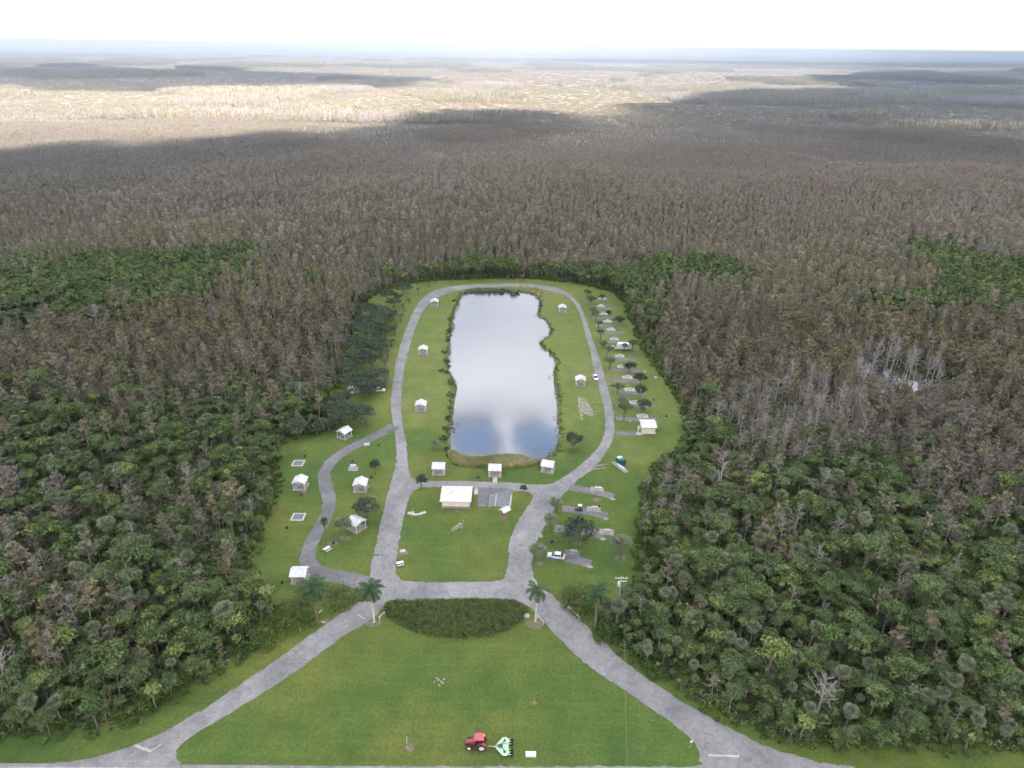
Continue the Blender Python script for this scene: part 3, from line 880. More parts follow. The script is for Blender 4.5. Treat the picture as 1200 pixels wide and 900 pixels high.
near_kind('oak', 'live_oak', [broad_parts(400 + i, h, r_, n, 46, .25, .72) for i, (h, r_, n) in enumerate([(6.8, 4.0, 34), (5.5, 2.8, 24), (4.6, 2.2, 20), (6.0, 3.4, 30)])], 'brown_bark', 'oak_leaves')

# lighter builds for the middle distance, and clumps for the far woods
def cyp_light(seed, h, spread, n=150, size=.42):
    random.seed(seed); t, c = MB(), MB()
    t.path([(0, 0, 0), (rs(-.2, .2), rs(-.2, .2), h * .55), (0, 0, h)], [.24, .14, .04], 4)
    for k in range(n):
        u = .40 + .60 * random.random() ** .8; a = rs(0, 6.28)
        r_ = spread * ((1 - u) * h * .22 + .55) * math.sqrt(random.random()) * 1.25
        if k % 7 == 0:
            t.tube((0, 0, h * (u - .06)), (r_ * math.cos(a), r_ * math.sin(a), h * u), .05, .02, 3, cap=False)
        c.tint = min(1, max(0, .5 + .9 * (u - .75) + rs(-.35, .35)))  # tint rises towards the crown top, with random spread
        c.leaf((r_ * math.cos(a), r_ * math.sin(a), h * u + rs(-.2, .3)), rdir() + np.array((0, 0, .5)), size * rs(.6, 1.2), .55)
    return t, c
def clump(seed, ext, ntree, hmin, hmax, per, size, twig):
    random.seed(seed); t, c = MB(), MB()
    for k in range(ntree):
        x, y, h = rs(-ext, ext), rs(-ext, ext), rs(hmin, hmax)
        t.tube((x, y, 0), (x, y, h), .20, .06, 3, cap=False)
        base = rs(0, 1)
        for q in range(per):
            u = rs(.35, 1.0); a = rs(0, 6.28); r_ = ((1 - u) * h * .2 + .6) * math.sqrt(random.random()) * twig
            c.tint = min(1, max(0, base + rs(-.2, .2)))
            c.leaf((x + r_ * math.cos(a), y + r_ * math.sin(a), h * u), rdir() + np.array((0, 0, .5)), size * rs(.6, 1.25), .55)
    return t, c
LIGHT = {
    'cypress': [join('cypress_far', [(t, 'pale_bark'), (c, 'hazy_dwarf_cypress')]) for t, c in (cyp_light(500 + i, h, s_) for i, (h, s_) in enumerate([(10, 1.1), (11.5, 1.0), (9, 1.25), (12.5, 1.15), (8, 1.1)]))],
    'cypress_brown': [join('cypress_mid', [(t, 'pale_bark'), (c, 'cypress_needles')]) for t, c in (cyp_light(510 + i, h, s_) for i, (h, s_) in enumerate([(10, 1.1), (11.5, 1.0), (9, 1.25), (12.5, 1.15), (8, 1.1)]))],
    'broad': [join('broad_far', [(t, 'brown_bark'), (c, 'broad_leaves')]) for t, c in (broad_parts(520 + i, h, r_, 18, 20, .50) for i, (h, r_) in enumerate([(8, 2.7), (9, 3.0), (7, 2.6)]))],
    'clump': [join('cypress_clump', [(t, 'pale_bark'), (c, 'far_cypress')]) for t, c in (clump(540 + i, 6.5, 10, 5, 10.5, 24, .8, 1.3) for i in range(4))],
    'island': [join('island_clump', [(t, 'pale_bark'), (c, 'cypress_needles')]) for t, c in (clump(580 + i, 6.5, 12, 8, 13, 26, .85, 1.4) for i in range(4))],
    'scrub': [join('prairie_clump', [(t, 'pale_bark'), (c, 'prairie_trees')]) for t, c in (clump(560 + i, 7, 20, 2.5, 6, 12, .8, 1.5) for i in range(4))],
}
def proto_objects(key, meshes):
    coll = bpy.data.collections.new('kind_' + key)
    for i, me in enumerate(meshes):
        o = bpy.data.objects.new('%s_%02d' % (key, i), me)
        coll.objects.link(o)
    return coll

def scatter(name, x, y, rot, scl, idx, coll, z=0.0, sz=None, label=None):
    """a mass of far plants as one object"""
    n = len(x)
    me = bpy.data.meshes.new(name)
    me.vertices.add(n)
    co = np.stack([x, y, np.zeros(n) + z], 1).astype(np.float32)
    me.vertices.foreach_set('co', co.ravel())
    for nm, typ, val in (('rot', 'FLOAT', rot), ('scl', 'FLOAT', scl), ('hgt', 'FLOAT', scl if sz is None else sz)):
        me.attributes.new(nm, typ, 'POINT').data.foreach_set('value', np.asarray(val, np.float32))
    me.attributes.new('idx', 'INT', 'POINT').data.foreach_set('value', np.asarray(idx, np.int32))
    o = link(name, me)
    g = bpy.data.node_groups.new(name, 'GeometryNodeTree')
    g.interface.new_socket('Geometry', in_out='INPUT', socket_type='NodeSocketGeometry')
    g.interface.new_socket('Geometry', in_out='OUTPUT', socket_type='NodeSocketGeometry')
    N = g.nodes
    gi, go = N.new('NodeGroupInput'), N.new('NodeGroupOutput')
    iop = N.new('GeometryNodeInstanceOnPoints')
    ci = N.new('GeometryNodeCollectionInfo')
    ci.inputs['Collection'].default_value = coll
    ci.inputs['Separate Children'].default_value = True
    ci.inputs['Reset Children'].default_value = True
    def attr(nm, typ):
        a = N.new('GeometryNodeInputNamedAttribute'); a.data_type = typ; a.inputs['Name'].default_value = nm
        return a.outputs['Attribute']
    cr, cs = N.new('ShaderNodeCombineXYZ'), N.new('ShaderNodeCombineXYZ')
    g.links.new(attr('rot', 'FLOAT'), cr.inputs[2])
    s_ = attr('scl', 'FLOAT')
    g.links.new(s_, cs.inputs[0]); g.links.new(s_, cs.inputs[1]); g.links.new(attr('hgt', 'FLOAT'), cs.inputs[2])
    m2p = N.new('GeometryNodeMeshToPoints')
    g.links.new(gi.outputs[0], m2p.inputs['Mesh'])
    g.links.new(m2p.outputs[0], iop.inputs['Points'])
    g.links.new(ci.outputs[0], iop.inputs['Instance'])
    iop.inputs['Pick Instance'].default_value = True
    g.links.new(attr('idx', 'INT'), iop.inputs['Instance Index'])
    g.links.new(cr.outputs[0], iop.inputs['Rotation'])
    g.links.new(cs.outputs[0], iop.inputs['Scale'])
    g.links.new(iop.outputs[0], go.inputs[0])
    md = o.modifiers.new('plants', 'NODES'); md.node_group = g
    return tag(o, kind='stuff')

# ------------------------------------------------------------------ where the woods stand
CL = np.array(CLEAR_ALL)
def jitter_grid(y0, y1, step, margin=60, wide=0.74):
    ys = np.arange(y0, y1, step)
    xs_, ys_ = [], []
    for yy in ys:
        half = wide * math.hypot(yy, 60) + margin
        xx = np.arange(-half, half, step)
        xs_.append(xx); ys_.append(np.full(len(xx), yy))
    x = np.concatenate(xs_); y = np.concatenate(ys_)
    return x + rng.uniform(-.5, .5, len(x)) * step, y + rng.uniform(-.5, .5, len(x)) * step

def ell(px, py, cx, cy, rx, ry):
    return 1 - sstep(.6, 1.15, np.sqrt(((px - cx) / rx) ** 2 + ((py - cy) / ry) ** 2))
def broad_share(x, y):
    """share of broad evergreens (the rest cypress), from hammocks drawn on the ground"""
    px, py, d = proj(x, y)
    n = (vnoise(x, y, 35, 5, 3) - .5)
    nx_ = (vnoise(x, y, 60, 15, 3) - .5)
    left = sstep(415, 520, py + 120 * n)
    right = sstep(470, 590, py + 120 * n - 45 * np.clip((px - 860) / 340, 0, 1))
    b = np.where(px < 600, left, right) * .93
    for e in ((130, 345, 185, 40), (20, 372, 80, 28), (255, 330, 80, 22), (770, 335, 130, 20), (1150, 340, 110, 42), (600, 330, 170, 10), (760, 380, 28, 60), (300, 560, 50, 90), (370, 500, 60, 35), (790, 560, 60, 60)):
        b = np.maximum(b, .96 * ell(px + 170 * nx_, py + 46 * n, *e))
    for e in ((60, 730, 90, 75), (215, 615, 80, 34), (0, 585, 50, 60), (1045, 735, 36, 30), (1140, 575, 90, 40), (900, 640, 30, 30)):
        b = b * (1 - .5 * ell(px, py + 40 * n, *e))
    return b, px, py, d

# near woods ------------------------------------------------------------
x, y = jitter_grid(78, 330, 3.05)
inn = inside(CL, x, y); ed = edge_dist(CL, x, y)
ok = (~inn) & (ed > 0.8)
x, y, ed = x[ok], y[ok], ed[ok]
bs, px, py, dep = broad_share(x, y)
u = rng.random(len(x))
grey = np.maximum(ell(px, py, 930, 505, 95, 60), .7 * ell(px, py, 800, 600, 50, 40))
bs = bs * (1 - .6 * grey)
pool = np.maximum(ell(px, py, 1055, 455, 62, 22), ell(px, py, 1022, 436, 20, 24)) 
kind = np.where(u < bs, 'broad', 'cypress')
u2 = rng.random(len(x))
kind[(kind == 'broad') & (u2 < .19)] = 'palm'
kind[(kind == 'broad') & (u2 > .985)] = 'bare'
kind[(kind == 'cypress') & (u2 < .05 + .55 * grey)] = 'bare'
kind[pool > .3] = 'bare'
keep = rng.random(len(x)) < np.where(kind == 'cypress', .88, .92) * (1 - .72 * pool)
x, y, ed, kind, px, py, dep = (a[keep] for a in (x, y, ed, kind, px, py, dep))
scl = np.clip(rng.normal(.95, .19, len(x)), .5, 1.5) * (.82 + .36 * vnoise(x, y, 24, 77, 2)) * np.where(ed < 6, .78, 1.0)
scl[kind == 'broad'] *= rng.choice([.6, .75, .9, 1.05], (kind == 'broad').sum())
scl[kind == 'palm'] *= .92
scl[kind == 'cypress'] *= .86
rot = rng.uniform(0, 6.283, len(x))
tilt = rng.normal(0, .04, (len(x), 2))
inframe = (px > -15) & (px < 1215) & (py > 60) & (py < 925)
SIDE_NAME = lambda xx: 'west of the campground' if xx < 0 else 'east of the campground'
MARKS = [(120, 860, 'at the south west corner'), (220, 810, 'by the lower western drive'), (310, 740, 'by the upper western drive'), (305, 680, 'behind the south western shelter'), (325, 600, 'beside the southern tent pad'), (335, 545, 'beside the northern tent pad'), (400, 480, 'behind the turned shelter'), (410, 440, 'behind the oak grove'), (440, 345, 'above the west bend'), (540, 325, 'beyond the northern road'), (660, 328, 'above the east bend'), (735, 370, 'behind the northern campsites'), (760, 420, 'behind the white camping trailer'), (795, 475, 'behind the small restroom'), (770, 545, 'behind the green waste container'), (745, 600, 'beside the lower campsites'), (745, 660, 'beside the large pale palm'), (730, 730, 'behind the leaning royal palm'), (770, 790, 'by the upper eastern drive'), (850, 840, 'by the lower eastern drive'), (1000, 870, 'at the south east corner'), (1150, 875, 'at the far east verge'), (60, 760, 'deep in south west woods'), (60, 620, 'deep in the west woods'), (200, 640, 'in the middle west woods'), (200, 740, 'in the lower west woods'), (230, 560, 'in the upper west woods'), (100, 520, 'in the western cypress stand'), (250, 480, 'left of the oak grove'), (300, 400, 'in the north western stand'), (860, 560, 'in the upper east woods'), (850, 680, 'in the middle east woods'), (880, 770, 'in the lower east woods'), (1000, 620, 'in the eastern grey brush'), (1000, 720, 'around the pinkish eastern trees'), (1000, 800, 'deep in lower east woods'), (1130, 650, 'in the farthest east woods'), (1130, 780, 'deep in south east woods'), (930, 500, 'in the eastern brush hollow'), (850, 430, 'beyond the eastern campsites'), (1080, 460, 'around the bright eastern pools')]
MARKP = np.array([P(a, b) for a, b, c in MARKS])
SHAPE = {
    'cypress': ('cypress_tree', ['slender tan cypress', 'narrow feathery cypress', 'short spreading cypress', 'lofty straight cypress', 'thin pole like cypress', 'stubby open cypress'], 'tree', 'cypresses in the woods '),
    'broad': ('broadleaf_tree', ['round crowned evergreen tree', 'wide domed evergreen tree', 'compact evergreen tree', 'narrow evergreen tree', 'tall lumpy evergreen tree', 'low spreading evergreen tree', 'small tufted evergreen tree'], 'tree', 'evergreen trees in the woods '),
    'palm': ('cabbage_palm', ['round cabbage palm', 'tall cabbage palm', 'squat cabbage palm', 'lean cabbage palm'], 'palm', 'cabbage palms in the woods '),
    'bare': ('bare_tree', ['leafless grey tree', 'wide leafless grey tree', 'tall leafless grey tree'], 'tree', 'bare grey trees in the woods '),
}
def forest_label(kd, vi, sc_, xx, yy):
    m = int(np.argmin(((MARKP - np.array((xx, yy))) ** 2).sum(1)))
    size = '' if .85 < sc_ < 1.05 else 'undersized ' if sc_ <= .85 else 'large '
    return size + SHAPE[kd][1][vi] + ' ' + MARKS[m][2]
LIMIT = {'cypress': 290, 'broad': 295, 'palm': 180, 'bare': 80}
single = np.zeros(len(x), bool)
for kd, lim in LIMIT.items():
    c_ = np.where((kind == kd) & inframe)[0]
    c_ = c_[np.argsort(dep[c_])][:lim]
    single[c_] = True
for i in np.where(single)[0]:
    kd = kind[i]; vi = int(rng.integers(len(KINDS[kd]))); v = KINDS[kd][vi]
    o = thing(SHAPE[kd][0], forest_label(kd, vi, scl[i], x[i], y[i]), SHAPE[kd][2], (x[i], y[i], 0), rot[i], SHAPE[kd][3] + SIDE_NAME(x[i]))
    o.rotation_euler = (tilt[i, 0], tilt[i, 1], rot[i])
    o.scale = (scl[i],) * 3
    if v[0]: link('trunk', v[0], o)
    link('crown', v[1], o)
# trees of one look in one corner are told apart by their order from west to east
NUM = ['', '', 'two', 'three', 'four', 'five', 'six', 'seven', 'eight', 'nine', 'ten', 'eleven', 'twelve']
NTH = ['', 'second', 'third', 'fourth', 'fifth', 'sixth', 'seventh', 'eighth', 'ninth', 'tenth', 'eleventh']
same = {}
for o in [q for q in COL.objects if q.parent is None and q.get('category') in ('tree', 'palm')]:
    same.setdefault(o['label'], []).append(o)
for lb_, os_ in same.items():
    if 1 < len(os_) <= 12:
        os_.sort(key=lambda q: q.location.x)
        for j, q in enumerate(os_):
            q['label'] = lb_ + ', ' + ('westernmost' if j == 0 else 'easternmost' if j == len(os_) - 1 else NTH[j] + ' from the west') + ' of ' + NUM[len(os_)]
for kd in LIMIT:
    m_ = (kind == kd) & ~single
    if m_.any():
        co_ = proto_objects(kd + '_wood', [v[2] for v in KINDS[kd]])
        scatter({'cypress': 'cypress_woods', 'broad': 'hammock_woods', 'palm': 'palm_woods', 'bare': 'bare_woods'}[kd], x[m_], y[m_], rot[m_], scl[m_], rng.integers(0, len(KINDS[kd]), m_.sum()), co_)

# undergrowth between them, thick at the edge of the clearing
x, y = jitter_grid(76, 420, 2.1, 30)
inn = inside(CL, x, y); ed = edge_dist(CL, x, y)
n_ = vnoise(x, y, 14, 9, 2)
bs, px, py, dep = broad_share(x, y)
ok = ((~inn) | (ed < .5)) & (np.abs(ed) > -1) & (rng.random(len(x)) < np.where(ed < 7, 1.0, .38 + .40 * bs) * (1.2 - .3 * n_) * (1 - np.maximum(ell(px, py, 1055, 455, 62, 22), ell(px, py, 1022, 436, 20, 24))))
x, y, ed, bs = x[ok], y[ok], ed[ok], bs[ok]
BUSH = [shrub_parts(600 + i, r_, h, 9, 24) for i, (r_, h) in enumerate([(1.4, 1.4), (1.7, 2.0), (1.2, 1.0), (1.9, 1.6)])]
co_ = proto_objects('bush', [join('bush', [(b, 'broad_leaves')]) for b in BUSH] + [join('vine', [(b, 'vine_leaves')]) for b in BUSH] + [join('brush', [(b, 'pale_twigs')]) for b in BUSH[:2]])
ii = rng.integers(0, 4, len(x)); u = rng.random(len(x))
ii = np.where((ed < 8) & (u < .65), ii + 4, ii); ii = np.where((u > .97 - .14 * (1 - bs)) & (ed > 4), 8 + ii % 2, ii)
scatter('undergrowth', x, y, rng.uniform(0, 6.28, len(x)), rng.uniform(.7, 1.35, len(x)) * np.where(ed < 1.6, .62, 1), ii, co_)

# middle woods ----------------------------------------------------------
x, y = jitter_grid(330, 1250, 3.6, 90)
ok = ~inside(CL, x, y) & (edge_dist(CL, x, y) > 2)
x, y = x[ok], y[ok]
bs, px, py, dep = broad_share(x, y)
dens = .97 - .45 * sstep(750, 1250, y) * vnoise(x, y, 160, 12, 3) - .9 * np.maximum(ell(px, py, 1060, 462, 60, 22), ell(px, py, 1015, 440, 18, 25)) * (vnoise(x, y, 12, 33, 2) > .5)
ok = rng.random(len(x)) < dens
x, y, bs = x[ok], y[ok], bs[ok]
dome = vnoise(x, y, 170, 21, 3)
hs = .62 + .75 * sstep(.35, .72, dome) - .40 * sstep(600, 1200, y)
isb = rng.random(len(x)) < bs
r_ = rng.uniform(.8, 1.15, len(x))
m_ = ~isb
ix = rng.integers(0, 5, m_.sum()) + 5 * (rng.random(m_.sum()) > sstep(300, 760, y[m_]) * .95)
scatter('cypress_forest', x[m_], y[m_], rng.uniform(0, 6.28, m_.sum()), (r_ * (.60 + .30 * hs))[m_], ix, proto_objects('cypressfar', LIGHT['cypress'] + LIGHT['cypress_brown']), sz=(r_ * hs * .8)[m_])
scatter('hammock_forest', x[isb], y[isb], rng.uniform(0, 6.28, isb.sum()), (r_ * 1.12)[isb], rng.integers(0, 3, isb.sum()), proto_objects('broadfar', LIGHT['broad']))

# far woods and open prairie with tree islands ----------------------------
x, y = jitter_grid(1250, 2500, 10.5, 150)
dome = vnoise(x, y, 260, 41, 3); d2 = vnoise(x * .55, y, 320, 43, 3)
isd = sstep(.53, .66, dome)
ok = rng.random(len(x)) < (.80 - .35 * sstep(1300, 2000, y) + .6 * isd)
x, y, isd = x[ok], y[ok], isd[ok]
pr = rng.random(len(x)) < sstep(1150, 1750, y) * (1 - .75 * isd)
hs = (.42 + 1.25 * isd) * rng.uniform(.8, 1.2, len(x))
m_ = ~pr
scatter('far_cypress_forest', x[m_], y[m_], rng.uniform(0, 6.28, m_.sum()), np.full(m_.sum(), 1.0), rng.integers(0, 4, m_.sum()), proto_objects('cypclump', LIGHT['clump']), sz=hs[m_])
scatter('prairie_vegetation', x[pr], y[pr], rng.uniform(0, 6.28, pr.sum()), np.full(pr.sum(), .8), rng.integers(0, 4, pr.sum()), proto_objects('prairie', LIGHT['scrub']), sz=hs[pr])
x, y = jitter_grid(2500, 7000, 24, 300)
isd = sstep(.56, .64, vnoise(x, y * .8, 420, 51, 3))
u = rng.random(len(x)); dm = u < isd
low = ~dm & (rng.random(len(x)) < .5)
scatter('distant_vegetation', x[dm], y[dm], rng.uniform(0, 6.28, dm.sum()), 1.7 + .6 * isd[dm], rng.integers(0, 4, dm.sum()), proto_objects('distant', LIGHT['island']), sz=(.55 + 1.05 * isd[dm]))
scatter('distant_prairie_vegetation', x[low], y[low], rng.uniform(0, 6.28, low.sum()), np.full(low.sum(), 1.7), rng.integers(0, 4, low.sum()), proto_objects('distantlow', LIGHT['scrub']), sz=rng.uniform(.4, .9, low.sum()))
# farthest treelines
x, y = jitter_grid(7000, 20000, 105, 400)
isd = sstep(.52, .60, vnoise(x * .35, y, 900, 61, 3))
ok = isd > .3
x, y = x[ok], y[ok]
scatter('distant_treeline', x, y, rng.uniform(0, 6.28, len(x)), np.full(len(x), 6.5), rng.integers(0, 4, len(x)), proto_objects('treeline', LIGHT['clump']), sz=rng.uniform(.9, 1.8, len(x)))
# open pools among the cypresses
for i, (a, b, c, d) in enumerate([(1022, 431, 5, 7), (1068, 452, 7, 6), (1023, 458, 6, 3), (1080, 468, 9, 3), (1045, 444, 3, 5), (1090, 445, 4, 5), (1034, 468, 5, 2.5), (1060, 470, 4, 2)]):
    blob('water', a, b, c, d, 'lake_water', 0.03 + i * .003, 80 + i)

# ------------------------------------------------------------------ trees and shrubs of the campground, each told apart
def plant(key, var, px, py, label, name, cat, scale=1.0, group=None, rz=None):
    v = KINDS[key][var % len(KINDS[key])]
    xx, yy = P(px, py)
    o = thing(name, label, cat, (xx, yy, 0.03), rs(0, 6.28) if rz is None else rz, group)
    o.scale = (scale,) * 3 if isinstance(scale, (int, float)) else scale
    if v[0]: link('trunk', v[0], o)
    link('crown', v[1], o)
    return o

random.seed(50)
# cabbage palms along the inner western road
WP = [(503, 334, 'northernmost, by the top bend'), (491, 343, 'second from the top bend'), (480, 352, 'third from the top bend'), (474, 361, 'fourth from the top bend'), (470, 374, 'fifth from the top bend'), (463, 389, 'opposite and just north of the pale shelter'), (459, 403, 'opposite the second white shelter'), (455, 416, 'just south of the second white shelter'), (452.5, 428, 'two palms north of the white truck'), (452, 440, 'one palm north of the white truck'), (451, 452, 'right beside the white truck')]
for i, (a, b, t_) in enumerate(WP):
    plant('palm', i, a, b + 3, 'small cabbage palm on the west road verge, ' + t_, 'cabbage_palm', 'palm', ((1.15, 1.15, .55) if i > 3 else (.95, .95, .45)), 'cabbage palms on the west verge of the loop road')
# trees along the eastern road, at the mouth of each site
EP = [(688, 350, 1), (692, 359, 1), (695.5, 369, 1), (698, 376, 1), (701, 386, 1), (704, 399, 1), (707.5, 408, 1), (711, 420, 1.15), (714.5, 433, 1.2), (723, 462, 1.15), (727, 476, 1.0), (731, 493, 1.1)]
ORD = ['northernmost', 'second', 'third', 'fourth', 'fifth', 'sixth', 'seventh', 'eighth', 'ninth', 'tenth', 'eleventh', 'southernmost']
for i, (a, b, s_) in enumerate(EP):
    plant('broad' if i in (0, 1, 3, 9, 11) else 'palm', i, a, b, 'small round dark tree at a campsite mouth on the east road, %s of the row' % ORD[i], 'roadside_tree', 'tree', (.92 * s_, .92 * s_, .68 * s_) if i in (0, 1, 3, 9, 11) else (1.35 * s_, 1.35 * s_, .6 * s_), 'small trees at the campsite mouths on the east road')
for i, (a, b, s_, k_, t_) in enumerate([(705, 355, .42, 'broad', 'at the end of the northernmost east campsite'), (713, 371, .5, 'oak', 'at the end of the third east campsite'), (725, 381, .6, 'oak', 'behind the fourth east campsite'), (738, 436, .52, 'oak', 'over the table site north of the white stone'), (750, 451, .7, 'oak', 'over the pad beside the white stone'), (750, 466, .85, 'oak', 'spreading over the seventh campsite pad'), (753, 482, .6, 'oak', 'over the campsite north of the small restroom'), (741, 412, .5, 'broad', 'in front of the white camping trailer'), (731, 412, .48, 'broad', 'beside the nose of the white camping trailer')]):
    plant(k_, i + 1, a, b, 'small dark campsite tree ' + t_, 'campsite_tree', 'tree', s_ * 1.35, 'campsite trees on the east side')
# live oaks west of the loop road
OK_ = [(462, 357, .8), (447, 368, .9), (472, 341, .75), (441, 385, 1.0), (428, 392, .9), (434, 408, 1.0), (418, 408, .8), (449, 402, .8), (422, 428, 1.0), (437, 427, .95), (412, 438, .9), (447, 388, .6), (440, 446, .9), (428, 462, 1.0), (410, 452, .7), (402, 492, 1.0), (421, 494, .95), (386, 500, .8), (396, 478, .9), (456, 372, .7), (436, 455, .7), (372, 506, .8), (350, 509, .9), (412, 422, .9), (427, 352, .9), (425, 380, .8), (445, 376, .85), (437, 398, .8), (425, 402, .9), (446, 412, .8), (430, 417, .85), (415, 446, .8), (426, 449, .8), (453, 389, .6), (461, 369, .7), (466, 349, .65), (405, 471, .9), (392, 489, .8), (434, 366, .8), (408, 388, .8), (416, 372, .8), (455, 348, .8)]
ORDN = 'northernmost second third fourth fifth sixth seventh eighth ninth tenth eleventh twelfth thirteenth fourteenth fifteenth sixteenth seventeenth eighteenth nineteenth twentieth'.split() + ['twenty ' + q for q in 'first second third fourth fifth sixth seventh eighth ninth'.split()] + ['thirtieth'] + ['thirty ' + q for q in 'first second third fourth fifth sixth seventh eighth ninth'.split()] + ['fortieth'] + ['forty ' + q for q in 'first second third fourth fifth sixth'.split()]
OK_.sort(key=lambda q: q[1])
for i, (a, b, s_) in enumerate(OK_):
    xe = 470 - .55 * max(0, b - 340) * .5
    plant('oak', i * 3 + i // 4, a, b + 4, '%s dark oak of the grove west of the road, %s' % (ORDN[i], 'on its road side' if a > xe - 14 else 'on its forest side' if a < xe - 36 else 'in its middle'), 'live_oak', 'tree', (s_ * 1.65, s_ * 1.65, s_ * 1.25), 'live oaks in the grove west of the loop road')
# single trees
plant('oak', 0, 677, 637, 'wide dark live oak spreading between two east campsites above the silver car', 'live_oak', 'tree', (1.4, 1.15, 1.1), None, .6)
plant('oak', 1, 431, 607, 'big dark oak beside the tilted white shelter on the west lawn', 'live_oak', 'tree', (1.35, 1.35, 1.15))
plant('oak', 2, 440, 556, 'slim dark oak near the picnic tables on the west lawn', 'live_oak', 'tree', (.82, .82, 1.15))
plant('oak', 2, 494, 571, 'small round dark tree at the west corner of the cross road', 'oak_tree', 'tree', .92)
plant('oak', 2, 613, 577, 'small dark bush like tree on the lawn corner east of the parking lot', 'small_tree', 'tree', .55)
plant('bare', 1, 699, 584, 'thin grey tree on the upper east campsite with a white pad', 'bare_tree', 'tree', .5)
plant('bare', 0, 750, 470, 'bare pinkish tree behind the east campsites', 'bare_tree', 'tree', .5)
plant('palm', 2, 653, 600, 'round cabbage palm at the mouth of the campsite with a dark cart', 'cabbage_palm', 'palm', (1.3, 1.3, .7))
plant('palm', 0, 644.5, 624, 'round cabbage palm on the east verge, middle of the three by the wide oak', 'cabbage_palm', 'palm', (1.25, 1.25, .72))
plant('palm', 2, 632, 658, 'round cabbage palm beside the silver car', 'cabbage_palm', 'palm', (1.4, 1.4, .75))
plant('palm', 0, 727, 656, 'large pale cabbage palm standing alone on the eastern lawn by the woods', 'cabbage_palm', 'palm', (1.95, 1.95, .95))
plant('palm', 1, 404, 631, 'bushy cabbage palm in front of the tilted white shelter', 'cabbage_palm', 'palm', (1.7, 1.7, .6))
plant('palm', 3, 382.5, 635, 'tall thin yellowish palm leaning over the curving campsite road', 'cabbage_palm', 'palm', (.75, .75, 1.0))
plant('oak', 2, 671, 527, 'pale green round tree between the lake corner and the road bend', 'shore_tree', 'tree', (1.45, 1.45, 1.3))
plant('palm', 2, 507, 527, 'small round palm on the grass by the lake shore shrubs', 'cabbage_palm', 'palm', (1.05, 1.05, .5))
plant('palm', 0, 722, 735, 'pale cabbage palm in the thicket by the leaning royal palm', 'cabbage_palm', 'palm', (1.25, 1.25, 1.0))
plant('palm', 2, 712, 729, 'grey green cabbage palm crowded behind the royal palm thicket', 'cabbage_palm', 'palm', 1.0)

def royal(seed, px, py, h, label, sc=1.0, n=19, bark='royal_bark'):
    t, s_, c = royal_palm_parts(seed, h, n)
    xx, yy = P(px, py)
    o = thing('royal_palm', label, 'palm', (xx, yy, .03), 0, 'royal palms at the inner junction')
    o.scale = (sc, sc, 1)
    link('trunk', t.mesh('royal_trunk', bark), o); link('crownshaft', s_.mesh('royal_shaft', 'vine_leaves'), o); link('crown', c.mesh('royal_crown', 'royal_frond'), o)
    return o
royal(1, 438.5, 729, 9.4, 'royal palm with a white trunk at the west end of the long hedge', 1.12)
royal(2, 627.5, 728.5, 9.2, 'royal palm with a white trunk at the east end of the long hedge', 1.0, 16)
royal(3, 697, 738, 11.0, 'tall dark royal palm rising from the thicket east of the entrance road', 1.1, 19, 'brown_bark')
royal(4, 372, 726, 9.5, 'broad shaggy royal palm in the thicket below the south western shelter', 1.35, 24, 'brown_bark')

def bush(px, py, rad, h, label, mat='hedge_leaves', name='shrub', ncl=9, per=34, cat='shrub', group=None, seed=None, sx=1.0):
    c = shrub_parts(seed or int(px * 7 + py), rad, h, ncl, per, .22)
    xx, yy = P(px, py)
    o = thing(name, label, cat, (xx, yy, 0.03), 0, group)
    o.scale = (sx, 1, 1)
    link('foliage', c.mesh(name + '_foliage', mat), o)
    m = MB()
    for k in range(4):
        a = rs(0, 6.28); m.tube((0, 0, 0), (rad * .5 * math.cos(a), rad * .5 * math.sin(a), h * .6), .05, .02, 4)
    m.obj('stem', 'brown_bark', o)
    return o
# thickets at the junction
bush(676, 700, 4.0, 2.6, 'wide brownish shrub thicket east of the entrance road by the royal palm', ncl=26, per=46)
bush(690, 722, 3.4, 2.2, 'green shrub thicket round the foot of the tall royal palm', 'vine_leaves', ncl=20, per=46)
bush(668, 712, 2.6, 1.8, 'low green bush beside the white gate pole', ncl=14, per=40)
bush(712, 745, 3.5, 2.4, 'green vine covered thicket at the forest corner by the entrance road', 'vine_leaves', ncl=22, per=46)
bush(345, 715, 4.2, 2.6, 'wide dark green thicket behind the south western shelter', ncl=26, per=46)
bush(400, 702, 4.6, 2.2, 'olive shrub thicket between the campsite road and the entrance road', ncl=28, per=46, sx=1.15)
bush(330, 738, 4.5, 2.6, 'green creeper thicket at the forest edge by the west entrance road', 'vine_leaves', ncl=26, per=46)
bush(360, 728, 3.6, 2.2, 'bright green creeper mound beside the shaggy royal palm', 'vine_leaves', ncl=22, per=46)
bush(312, 752, 3.6, 2.4, 'low green thicket bulging from the woods toward the entrance road', 'vine_leaves', ncl=22, per=46)
bush(425, 697, 2.4, 1.3, 'pale scrubby bush at the mouth of the campsite road', ncl=14, per=36)

